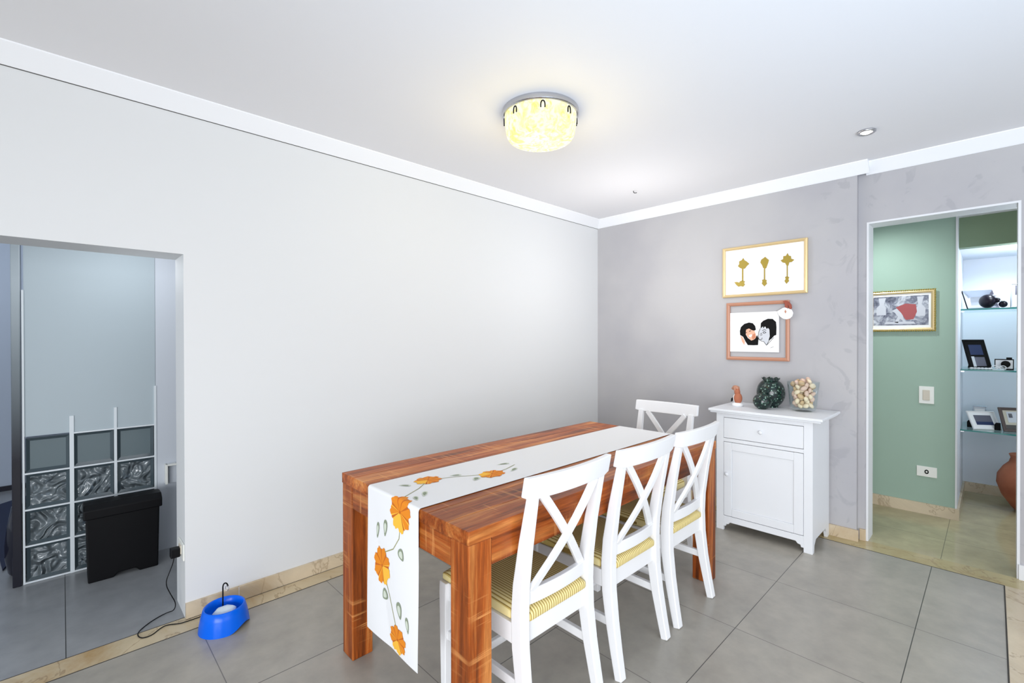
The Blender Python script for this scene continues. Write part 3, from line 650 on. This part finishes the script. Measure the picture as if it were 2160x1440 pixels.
# vases
def vase(label, loc, r, h, neck, frill):
    bm = bmesh.new(); n = 48; K = 22; rings = []
    for i in range(K+1):
        a = math.pi*i/K; zz = 0.5-0.5*math.cos(a); rr = r*math.sin(a)**0.85
        if i < 3: rr = max(rr, r*0.42)
        if zz > 0.93: break
        rr = max(rr, neck)
        rings.append([(rr, h*zz)])
    pr = [(0, 0)] + [q[0] for q in rings]
    top = pr[-1][1]; pr += [(neck, top+0.004), (neck*1.25, top+0.016)]
    rg = []
    for q, (rr, z) in enumerate(pr):
        if rr == 0: rg.append([bm.verts.new((0, 0, z))]); continue
        row = []
        for i in range(n):
            a = 2*math.pi*i/n; fz = frill*abs(math.sin(a*4)) if q == len(pr)-1 else 0
            row.append(bm.verts.new((rr*math.cos(a), rr*math.sin(a), z+fz)))
        rg.append(row)
    for i in range(n): bm.faces.new((rg[0][0], rg[1][(i+1) % n], rg[1][i]))
    for a, b in zip(rg[1:], rg[2:]):
        for i in range(n): bm.faces.new((a[i], a[(i+1) % n], b[(i+1) % n], b[i]))
    o = obj('vase', bm, 'darkgreenglass', smooth=True); s = o.modifiers.new('solid', 'SOLIDIFY'); s.thickness = 0.003
    o.location = (loc[0], loc[1], loc[2]+0.002); tag(o, label, 'vase'); return o
vase('large round dark green speckled glass vase on white cabinet', (3.765, 1.140, CT), 0.091, 0.205, 0.046, 0.012)
vase('small round dark green glass vase in front of larger one', (3.615, 1.150, CT), 0.058, 0.105, 0.020, 0.002)
# shell tumbler
t = thing('glass_bowl', 'clear glass tumbler bowl filled with seashells on cabinet top', 'bowl', (3.705, 0.916, CT))
bm = bmesh.new(); lathe(bm, [(0, 0), (0.055, 0), (0.074, 0.012), (0.083, 0.045), (0.088, 0.12), (0.098, 0.205), (0.095, 0.206), (0.085, 0.12), (0.079, 0.05), (0.068, 0.022), (0, 0.018)], 48)
obj('glass_body', bm, 'clear', t, smooth=True)
rs = random.Random(3)
gs = 'seashells inside the clear glass bowl'
placed = []
for i in range(60):
    sx, sy, sz = 0.019+0.006*rs.random(), 0.015+0.005*rs.random(), 0.012+0.004*rs.random(); rad = 0.0185*(sx+sy)/0.040
    best = None
    for tr in range(160):
        z = None; a = rs.random()*6.283; q = math.sqrt(rs.random())
        zz = 0.024 + rad
        while zz < 0.222:
            rmax = 0.066 + 0.085*max(0, zz-0.03) - rad if zz < 0.19 else 0.045
            x, y = q*rmax*math.cos(a), q*rmax*math.sin(a)
            if all((x-p_[0])**2+(y-p_[1])**2+(zz-p_[2])**2 > (0.94*(rad+p_[3]))**2 for p_ in placed): z = zz; break
            zz += 0.002
        if z is not None and (best is None or z < best[2]): best = (x, y, z, rad)
    if best is None: continue
    placed.append(best); x, y, z, rad = best
    bm = bmesh.new(); bmesh.ops.create_icosphere(bm, subdivisions=2, radius=1)
    for v_ in bm.verts:
        rib = 1+0.08*math.sin(9*math.atan2(v_.co.y, v_.co.x)); v_.co = Vector((v_.co.x*sx*rib, v_.co.y*sy*rib, v_.co.z*sz))
    kd = rs.choice(['shell1', 'shell2', 'shell3', 'shell1']); o = obj('seashell', bm, kd, smooth=True)
    o.location = (3.705+x, 0.916+y, CT+z); o.rotation_euler = (rs.random()*3, rs.random()*3, rs.random()*3)
    tag(o, {'shell1': 'cream', 'shell2': 'pinkish', 'shell3': 'tan'}[kd] + ' seashell ' + ('at the bottom of', 'in the lower half of', 'in the upper half of', 'heaped at the rim of')[min(3, int(z/0.055))] + ' the clear glass bowl', 'seashell', gs)

# ------------------------------------------------------------ pictures on the gray wall
def frame_bm(y0, y1, z0, z1, w, x0, x1):
    bm = bmesh.new()
    o_ = [(y0, z0), (y1, z0), (y1, z1), (y0, z1)]; i_ = [(y0+w, z0+w), (y1-w, z0+w), (y1-w, z1-w), (y0+w, z1-w)]
    def V(q, x): return bm.verts.new((x, *q))
    A = [V(q, x1) for q in o_]; B = [V(q, x0+0.004) for q in o_]; mid = [((a[0]+b[0])/2, (a[1]+b[1])/2) for a, b in zip(o_, i_)]
    Mi = [V(q, x0) for q in mid]; I = [V(q, x0+0.006) for q in i_]; J = [V(q, x1) for q in i_]
    for i in range(4):
        j = (i+1) % 4
        for a, b in ((A, B), (B, Mi), (Mi, I), (I, J), (J, A)): bm.faces.new((a[i], a[j], b[j], b[i]))
    return bm
t = thing('picture_frame', 'gold framed picture of three ornate golden keys on gray wall', 'picture', (GX, 0, 0))
obj('frame', frame_bm(0.930, 1.530, 1.710, 2.109, 0.022, -0.026, -0.001), 'gold', t, bevel=0.0015)
obj('backing', bx(-0.012, -0.002, 0.950, 1.510, 1.730, 2.09), 'paper', t)
def keyart(px_poly_list, name='key_relief'):
    bm = bmesh.new()
    for poly in px_poly_list:
        pts = [onx(px, py, GX-0.0135) for px, py in poly]; prism(bm, pts, 'x', -0.0165, -0.0118)
    obj(name, bm, 'goldrelief', t, bevel=0.0008)
def Z(u, v_): return (1460+u/4, 480+v_/4)
def ring(cx_, cy_, r1, n=16, k_=0, amp=0.0, ph=0): return [Z(cx_+(r1+amp*math.cos(k_*2*math.pi*i/n+ph))*math.cos(2*math.pi*i/n), cy_+(r1+amp*math.cos(k_*2*math.pi*i/n+ph))*1.15*math.sin(2*math.pi*i/n)) for i in range(n)]
keyart([[Z(*q) for q in ((432, 256), (442, 275), (460, 285), (482, 305), (462, 322), (446, 345), (425, 348), (405, 340), (386, 325), (398, 308), (397, 285), (418, 275))],
        [Z(*q) for q in ((421, 346), (432, 346), (432, 452), (421, 452))],
        [Z(*q) for q in ((405, 452), (425, 446), (446, 452), (438, 468), (446, 480), (430, 498), (410, 492), (392, 498), (376, 486), (356, 460), (380, 458), (398, 464))]])
keyart([[Z(*q) for q in ((616, 246), (634, 262), (648, 272), (642, 296), (636, 312), (626, 340), (614, 346), (600, 340), (590, 314), (576, 294), (584, 270), (602, 258))],
        [Z(*q) for q in ((606, 344), (616, 344), (616, 440), (606, 440))],
        [Z(*q) for q in ((590, 440), (610, 436), (630, 442), (626, 456), (632, 472), (620, 484), (610, 496), (600, 484), (588, 472), (594, 456))]])
keyart([[Z(*q) for q in ((805, 214), (816, 236), (834, 240), (836, 262), (862, 270), (840, 290), (820, 292), (812, 320), (796, 318), (786, 298), (764, 294), (746, 276), (768, 266), (770, 240), (792, 238))],
        [Z(*q) for q in ((798, 316), (807, 316), (807, 416), (798, 416))],
        [Z(*q) for q in ((784, 416), (802, 410), (820, 418), (812, 434), (818, 450), (806, 462), (797, 474), (786, 460), (780, 448), (790, 434))]])
# second frame: floating wooden frame with a caricature drawing
t2 = thing('picture_frame', 'copper brown floating frame holding a couple caricature drawing', 'picture', (GX, 0, 0)); t = t2
obj('frame', frame_bm(1.046, 1.500, 1.210, 1.666, 0.026, -0.022, -0.001), 'copper', t, bevel=0.0015)
obj('paper_sheet', bx(-0.011, -0.009, 1.117, 1.473, 1.276, 1.586), 'paper', t)
def art(polys, m_, off, name):
    bm = bmesh.new()
    for poly in polys: prism(bm, [onx(*Z(*q), GX-0.011) for q in poly], 'x', -0.0112-off, -0.0111)
    obj(name, bm, m_, t)
art([[(405, 905), (403, 870), (412, 838), (440, 812), (480, 800), (512, 806), (532, 830), (538, 860), (520, 872), (500, 862), (478, 852), (460, 862), (452, 900), (470, 930), (500, 952), (530, 938), (548, 905), (560, 935), (556, 990), (520, 992), (470, 990), (450, 960), (430, 920)]], 'ink', 0.0004, 'hair_drawing')
art([[(452, 888), (456, 860), (480, 850), (505, 866), (525, 868), (536, 895), (540, 925), (520, 945), (498, 952), (474, 928), (458, 908)], [(408, 912), (424, 920), (446, 960), (440, 990), (420, 960)]], 'skin', 0.0005, 'face_drawing')
art([[(505, 905), (530, 890), (538, 922), (520, 942), (506, 935)]], 'skin2', 0.0006, 'shade_drawing')
art([[(478, 908), (500, 898), (508, 908), (496, 924), (482, 920)]], 'paper', 0.0007, 'smile_drawing')
art([[(446, 888), (462, 880), (464, 884), (448, 892)], [(480, 872), (496, 866), (498, 870), (482, 878)]], 'ink', 0.0008, 'eyes_drawing')
art([[(572, 850), (590, 832), (620, 845), (650, 850), (655, 920), (630, 990), (600, 955), (570, 945), (560, 915), (562, 880)]], 'greyink', 0.0004, 'face_drawing')
art([[(578, 830), (580, 805), (600, 785), (640, 768), (680, 770), (708, 795), (712, 840), (710, 905), (690, 912), (672, 935), (645, 950), (655, 915), (652, 860), (640, 845), (630, 855), (615, 832), (600, 850), (598, 832), (578, 850)]], 'ink', 0.0005, 'hair_drawing')
def stroke(pts, w=3.0):
    out = []
    for (a, b) in zip(pts, pts[1:]):
        dx, dy = b[0]-a[0], b[1]-a[1]; l = math.hypot(dx, dy) or 1; nx_, ny_ = -dy/l*w/2, dx/l*w/2
        out.append([(a[0]-nx_, a[1]-ny_), (b[0]-nx_, b[1]-ny_), (b[0]+nx_, b[1]+ny_), (a[0]+nx_, a[1]+ny_)])
    return out
art(stroke([(575, 850), (562, 880), (558, 915), (564, 945), (590, 958), (604, 960), (628, 992), (650, 950), (690, 912)], 4) + stroke([(572, 905), (584, 888), (590, 905), (575, 912)], 3) + stroke([(566, 940), (585, 945), (592, 928)], 4) + stroke([(596, 885), (608, 875), (624, 884), (606, 892), (596, 885)], 4) + stroke([(592, 868), (610, 860), (625, 866)], 4) + stroke([(636, 985), (690, 925)], 3) + stroke([(662, 1014), (674, 1008), (688, 1006)], 2), 'ink', 0.0007, 'line_drawing')
# shell-shaped medallion with ribbon
t = thing('hanging_ornament', 'white shell shaped ornament with brown ribbon on frame corner', 'ornament', (GX, 0, 0))
bm = bmesh.new(); prism(bm, [onx(*Z(*q), GX-0.026) for q in ((722, 702), (745, 690), (768, 676), (790, 672), (812, 680), (832, 684), (846, 700), (854, 720), (846, 748), (826, 766), (798, 774), (768, 768), (744, 752), (726, 728))], 'x', -0.032, -0.0235); obj('medallion', bm, 'paper', t, bevel=0.002)
bm = bmesh.new(); prism(bm, [onx(*Z(*q), GX-0.033) for q in ((786, 692), (796, 706), (788, 724), (778, 708))], 'x', -0.0335, -0.032); obj('emblem', bm, 'copper', t)
bm = bmesh.new(); prism(bm, [onx(*Z(*q), GX-0.030) for q in ((766, 622), (790, 614), (815, 622), (838, 650), (842, 680), (826, 690), (810, 650), (812, 682), (784, 672), (782, 640))], 'x', -0.037, -0.0225); obj('ribbon', bm, 'ribbon', t, bevel=0.002)

# ------------------------------------------------------------ corridor picture, switch, outlet
PX = 4.88
t = thing('picture_frame', 'beaded gold framed print on green corridor wall', 'picture', (PX, 0, 0))
y0, y1, z0, z1 = 0.303, 0.722, 1.434, 1.768
obj('frame', frame_bm(y0+0.008, y1-0.008, z0+0.008, z1-0.008, 0.022, -0.030, -0.001), 'gold', t, bevel=0.001)
bm = bmesh.new()
def bead(y, z): 
    g = bmesh.ops.create_icosphere(bm, subdivisions=1, radius=0.0068)
    for v_ in g['verts']: v_.co += Vector((-0.027, y, z))
ny_ = 30; nz_ = 24
for i in range(ny_+1):
    for z in (z0+0.006, z1-0.006): bead(y0+0.006+(y1-y0-0.012)*i/ny_, z)
for i in range(1, nz_):
    for y in (y0+0.006, y1-0.006): bead(y, z0+0.006+(z1-z0-0.012)*i/nz_)
o = obj('beading', bm, 'goldrelief', t, smooth=True)
obj('mat_board', bx(-0.014, -0.004, y0+0.025, y1-0.025, z0+0.025, z1-0.025), 'paper', t)
iy0, iy1, iz0, iz1 = y0+0.045, y1-0.030, z0+0.052, z1-0.048
obj('print', bx(-0.0155, -0.0139, iy0, iy1, iz0, iz1), 'print', t)
def P2(u, v_): return (iy1 - (iy1-iy0)*u, iz0 + (iz1-iz0)*v_)
bm = bmesh.new(); prism(bm, [P2(*q) for q in ((0.42, 0.62), (0.60, 0.74), (0.78, 0.70), (0.80, 0.45), (0.74, 0.20), (0.60, 0.18), (0.52, 0.42))], 'x', -0.0162, -0.0154); obj('red_shape', bm, 'red', t)
bm = bmesh.new()
for q in (((0.06, 0.36), (0.24, 0.36), (0.24, 0.62), (0.20, 0.72), (0.24, 0.96), (0.10, 0.96), (0.12, 0.72), (0.06, 0.62)), ((0.78, 0.30), (0.94, 0.30), (0.95, 0.56), (0.88, 0.70), (0.92, 0.96), (0.80, 0.96), (0.82, 0.66), (0.77, 0.55)),
          ((0.40, 0.10), (0.46, 0.30), (0.40, 0.44), (0.34, 0.50), (0.44, 0.58), (0.54, 0.40), (0.58, 0.12), (0.50, 0.22), (0.46, 0.08)), ((0.20, 0.04), (0.78, 0.04), (0.74, 0.12), (0.24, 0.12))):
    prism(bm, [P2(*p_) for p_ in q], 'x', -0.0160, -0.0154)
obj('pale_shape', bm, 'statue', t)
t = thing('light_switch', 'white plate switch with beige rocker on green wall', 'light switch', (PX, 0.360, 0.935))
obj('plate', bx(-0.010, 0, -0.045, 0.045, -0.068, 0.068), 'switch', t, bevel=0.003); obj('rocker', bx(-0.016, -0.009, -0.020, 0.022, -0.040, 0.040), 'beige', t, bevel=0.003)
t = thing('power_outlet', 'white horizontal outlet plate low on green corridor wall', 'outlet', (PX, 0.357, 0.333))
obj('plate', bx(-0.010, 0, -0.060, 0.060, -0.040, 0.040), 'switch', t, bevel=0.003)
bm = bmesh.new(); lathe(bm, [(0.007, 0), (0.014, 0), (0.014, 0.003), (0.007, 0.003), (0.007, 0)], 20)
for v_ in bm.verts: v_.co = Vector((-0.010-v_.co.z, v_.co.x*0.9, v_.co.y*1.2))
obj('socket_ring', bm, 'ink', t)

# ------------------------------------------------------------ niche shelves and what stands on them
SX0, SX1 = 5.36, 5.878; shz = [1.622, 1.124, 0.625]
for z, lb in zip(shz, ('top glass shelf in the white niche', 'middle glass shelf in the white niche', 'lowest glass shelf in the white niche')):
    t = thing('glass_shelf', lb, 'shelf', (SX0, 0.185, z), group='glass shelves in the corridor niche')
    obj('pane', bx(0.004, SX1-SX0, -0.95, 0, -0.012, 0), 'shelfglass', t); obj('polished_edge', bx(0, 0.0038, -0.95, 0, -0.012, 0), 'shelfedge', t); obj('bracket', bx(0.04, 0.06, -0.022, -0.0005, -0.026, -0.0142), 'chrome', t)
def leaning(name, label, cat, cy_, w, h, z, mats, lean=12, x=5.50, fw=0.014, inner=None, rz=0, group=None):
    t = thing(name, label, cat, (x, cy_, z), rz, group)
    e = bpy.data.objects.new('tilt', None)
    bpy.data.objects.remove(e)
    rot = Matrix.Rotation(math.radians(lean), 4, 'Y')
    def put(bm, nm, m_, bv=0.001):
        bmesh.ops.transform(bm, matrix=rot, verts=bm.verts); obj(nm, bm, m_, t, bevel=bv)
    fb = frame_bm(-w/2, w/2, 0.001, h, fw, -0.006, 0.008); put(fb, 'frame', mats[0])
    put(bx(0.001, 0.0078, -w/2+0.002, w/2-0.002, 0.003, h-0.002), 'mat_board', mats[1])
    for nm, m_, (a0, a1, b0, b1) in (inner or []): put(bx(-0.0005, 0.002, a0, a1, b0, b1), nm, m_, 0)
    b3 = bmesh.new(); a = math.radians(lean)
    hx_, hz_ = math.sin(a)*h*0.7, math.cos(a)*h*0.7
    sweep(b3, [(0.012+hx_, 0, hz_-0.006), (0.012+hx_+0.05, 0, 0.002)], 0.03, 0.003, side=Vector((0, 1, 0))); obj('easel_back', b3, 'ink', t)
    return t
# top shelf
t = thing('silver_tray', 'faceted silver square dish frame standing on top glass shelf', 'dish', (5.50, 0.075, shz[0]+0.001))
bm = bmesh.new()
def Q(*pts): bm.faces.new([bm.verts.new(p_) for p_ in pts])
o4 = [(0.045, 0.110, 0.160), (0.045, -0.072, 0.160), (-0.02, -0.112, 0.004), (-0.02, 0.072, 0.004)]; i4 = [(0.09, 0.062, 0.108), (0.09, -0.048, 0.108), (0.075, -0.078, 0.035), (0.075, 0.052, 0.030)]
for i in range(4):
    Q(o4[i], o4[(i+1) % 4], i4[(i+1) % 4], i4[i])
bm.faces.ensure_lookup_table(); bm.faces[1].material_index = 1
Q(*i4); o = obj('dish', bm, ['silver', 'shadesilver'], t); so = o.modifiers.new('s', 'SOLIDIFY'); so.thickness = 0.005; so.offset = 1
bm = bmesh.new(); sweep(bm, [o4[0], o4[3]], 0.008, 0.008, side=Vector((1, 0, 0))); obj('dark_edge', bm, 'ink', t)
bm = bmesh.new(); blob(bm, (0, 0, 0.058), 0.056, (1, 0.92, 1)); blob(bm, (0.0, -0.055, 0.064), 0.020); blob(bm, (0, -0.088, 0.030), 0.024, (1, 1.1, 1.1)); 
t = thing('round_ornament', 'dark round ornament standing before silver dish on top shelf', 'ornament', (5.43, 0.030, shz[0]+0.001)); obj('body', bm, 'darksphere', t, smooth=True)
bm = bmesh.new(); blob(bm, (-0.020, -0.042, 0.104), 0.010, (1, 1.4, 0.7)); blob(bm, (-0.020, -0.055, 0.086), 0.010, (1, 1.2, 0.8)); blob(bm, (-0.02, -0.085, 0.058), 0.009, (1, 2.0, 0.7)); obj('white_marks', bm, 'white', t, smooth=True)
leaning('photo_frame', 'white frame with two stacked photos at right of top shelf', 'photo frame', -0.175, 0.155, 0.20, shz[0]+0.001, ('silver', 'paper'), 5, 5.50, 0.012,
        [('photo', 'photo_gray', (-0.055, 0.05, 0.105, 0.182)), ('photo', 'navy', (-0.055, 0.04, 0.032, 0.09))])
# middle shelf
leaning('photo_frame', 'black frame with two dark photos leaning on middle shelf', 'photo frame', 0.065, 0.152, 0.262, shz[1]+0.001, ('ink', 'ink'), 22, 5.48, 0.018,
        [('photo', 'navy', (-0.045, 0.045, 0.125, 0.215)), ('photo', 'photo_light', (0.025, 0.045, 0.020, 0.110)), ('photo', 'photo_gray', (-0.045, 0.025, 0.025, 0.105))], rz=math.radians(32))
t = thing('toy_camera', 'small white and black toy camera on the middle shelf', 'camera', (5.45, -0.065, shz[1]+0.001))
obj('camera_body', bx(0, 0.035, -0.052, 0.052, 0.008, 0.080), 'white', t, bevel=0.003)
bm = bmesh.new(); box(bm, -0.001, 0.036, -0.054, 0.054, 0.079, 0.086); box(bm, -0.001, 0.036, -0.054, -0.048, 0.0, 0.08); box(bm, -0.001, 0.036, 0.048, 0.054, 0.02, 0.08); box(bm, 0.0, 0.034, -0.044, -0.012, 0.086, 0.100); box(bm, -0.002, 0.03, -0.05, 0.0, 0, 0.010)
obj('trim_band', bm, 'ink', t, bevel=0.002)
bm = bmesh.new(); lathe(bm, [(0, 0), (0.027, 0), (0.027, 0.022), (0.022, 0.026), (0, 0.024)], 28)
for v_ in bm.verts: v_.co = Vector((-v_.co.z, v_.co.x-0.008, 0.046+v_.co.y))
obj('lens', bm, 'ink', t, smooth=True)
def pebbles(label, y0, n, z, x, grp):
    for i in range(n):
        bm = bmesh.new(); bmesh.ops.create_icosphere(bm, subdivisions=2, radius=0.010)
        for v_ in bm.verts: v_.co.x *= 1.1; v_.co.y *= 1.35; v_.co.z *= 0.8
        o = obj('stone', bm, 'white', smooth=True); o.location = (x+0.004*(i % 2), y0-0.021*i, z+0.008); tag(o, label, 'stone', grp)
pebbles('small white stone lying before black frame on middle shelf', 0.120, 6, shz[1]+0.001, 5.395, 'white stones before the black frame')
t = thing('eyeglasses', 'small pale eyeglass shaped stand before toy camera on shelf', 'eyeglasses', (5.40, -0.030, shz[1]+0.001))
for yy in (-0.028, 0.018): tube('rim', [(0.0, yy+0.019*math.cos(a/10*6.2832), 0.018+0.0165*math.sin(a/10*6.2832)) for a in range(11)], 0.0028, 'white', t)
tube('bridge', [(0, -0.010, 0.022), (0, -0.005, 0.025), (0, 0.0, 0.022)], 0.0025, 'white', t)
# lowest shelf
leaning('photo_frame', 'white frame with blue photo leaning on the lowest shelf', 'photo frame', 0.025, 0.196, 0.165, shz[2]+0.001, ('paper', 'paper'), 32, 5.48, 0.010,
        [('photo', 'photo_gray', (-0.060, 0.060, 0.070, 0.128)), ('photo', 'navy', (-0.060, 0.060, 0.042, 0.070))], rz=math.radians(34))
leaning('photo_frame', 'small pale frame peeking out behind white frame on lowest shelf', 'photo frame', 0.075, 0.085, 0.175, shz[2]+0.001, ('silver', 'photo_light'), 8, 5.62, 0.008, [('photo', 'paper', (-0.03, 0.03, 0.03, 0.15))])
leaning('photo_frame', 'dark brown frame with cream picture at right of lowest shelf', 'photo frame', -0.150, 0.190, 0.200, shz[2]+0.001, ('darkframe', 'cream'), 22, 5.52, 0.024,
        [('picture', 'darkgray', (-0.07, 0.07, 0.025, 0.055)), ('picture', 'photo_light', (-0.06, 0.05, 0.075, 0.165)), ('picture', 'photo_gray', (0.015, 0.040, 0.115, 0.150))], rz=math.radians(28))
for yy, lb in ((0.132, 'small black block stand behind white frame on lowest shelf'), (-0.030, 'small black block stand beside the dark brown frame')):
    bm = bmesh.new(); prism(bm, [(yy-0.018, 0), (yy+0.018, 0), (yy+0.018, 0.045), (yy+0.008, 0.060), (yy-0.018, 0.060)], 'x', 0, 0.02)
    o = obj('block_stand', bm, 'ink', bevel=0.003); o.location = (5.53 if yy > 0 else 5.50, 0, shz[2]+0.001); tag(o, lb, 'stand')
# terracotta pot
bm = bmesh.new(); lathe(bm, [(0, 0), (0.075, 0), (0.10, 0.03), (0.155, 0.12), (0.183, 0.21), (0.178, 0.28), (0.145, 0.345), (0.112, 0.385), (0.102, 0.42), (0.112, 0.448), (0.106, 0.450), (0.094, 0.42), (0.10, 0.38), (0.135, 0.33), (0.168, 0.27), (0.172, 0.21), (0.145, 0.12), (0.09, 0.035), (0, 0.02)], 56)
o = obj('terracotta_pot', bm, 'terra', smooth=True); o.location = (5.50, -0.205, 0); tag(o, 'rounded terracotta floor pot standing under the niche shelves', 'pot')

# ------------------------------------------------------------ ceiling lamp and spot
LX, LY = 1.793, 1.638
t = thing('ceiling_light', 'round crystal flush ceiling lamp glowing yellow with metal rim', 'ceiling light', (LX, LY, CZ))
bm = bmesh.new(); lathe(bm, [(0, -0.001), (0.196, -0.001), (0.199, -0.008), (0.199, -0.026), (0.194, -0.030), (0.186, -0.030), (0.184, -0.012), (0, -0.010)], 72); obj('metal_rim', bm, 'chrome', t, smooth=False, bevel=0.001)
bm = bmesh.new(); n = 96; rg = []
for r, z in ((0.184, -0.014), (0.183, -0.06), (0.178, -0.10), (0.172, -0.128), (0.160, -0.146), (0.130, -0.157), (0.06, -0.163)):
    rg.append([bm.verts.new(((r+0.003*(i % 2))*math.cos(2*math.pi*i/n), (r+0.003*(i % 2))*math.sin(2*math.pi*i/n), z)) for i in range(n)])
for a, b in zip(rg, rg[1:]):
    for i in range(n): bm.faces.new((a[i], a[(i+1) % n], b[(i+1) % n], b[i]))
bm.faces.new(rg[-1]); obj('crystal_shade', bm, 'crystal', t)
for i in range(8):
    a = math.radians(46+180+45*i); r = 0.1885; tx, ty = -math.sin(a), math.cos(a); c0 = (r*math.cos(a), r*math.sin(a))
    tube('clip', [(c0[0]+tx*q*0.011, c0[1]+ty*q*0.011, -0.034-z) for q, z in ((-0.9, 0.036), (-1.0, 0.020), (-0.5, 0.004), (0.5, 0.004), (1.0, 0.020), (0.9, 0.036))], 0.0030, 'ink', t)
t = thing('recessed_spotlight', 'small recessed ceiling spotlight with metal ring near gray wall', 'spotlight', (3.305, 0.504, CZ))
bm = bmesh.new(); lathe(bm, [(0.028, -0.001), (0.045, -0.001), (0.046, -0.008), (0.040, -0.012), (0.030, -0.010), (0.028, -0.001)], 40); obj('ring', bm, 'chrome', t, smooth=True)
bm = bmesh.new(); lathe(bm, [(0, -0.014), (0.018, -0.013), (0.029, -0.006), (0.029, -0.001)], 32); obj('bulb', bm, 'bulb', t, smooth=True)
o = tube('ceiling_hook', [(3.288, 2.0, CZ-0.001), (3.288, 2.0, CZ-0.012), (3.296, 1.99, CZ-0.020), (3.306, 1.98, CZ-0.014)], 0.0025, 'ink'); tag(o, 'tiny dark hook in the ceiling between lamp and gray wall', 'hook')
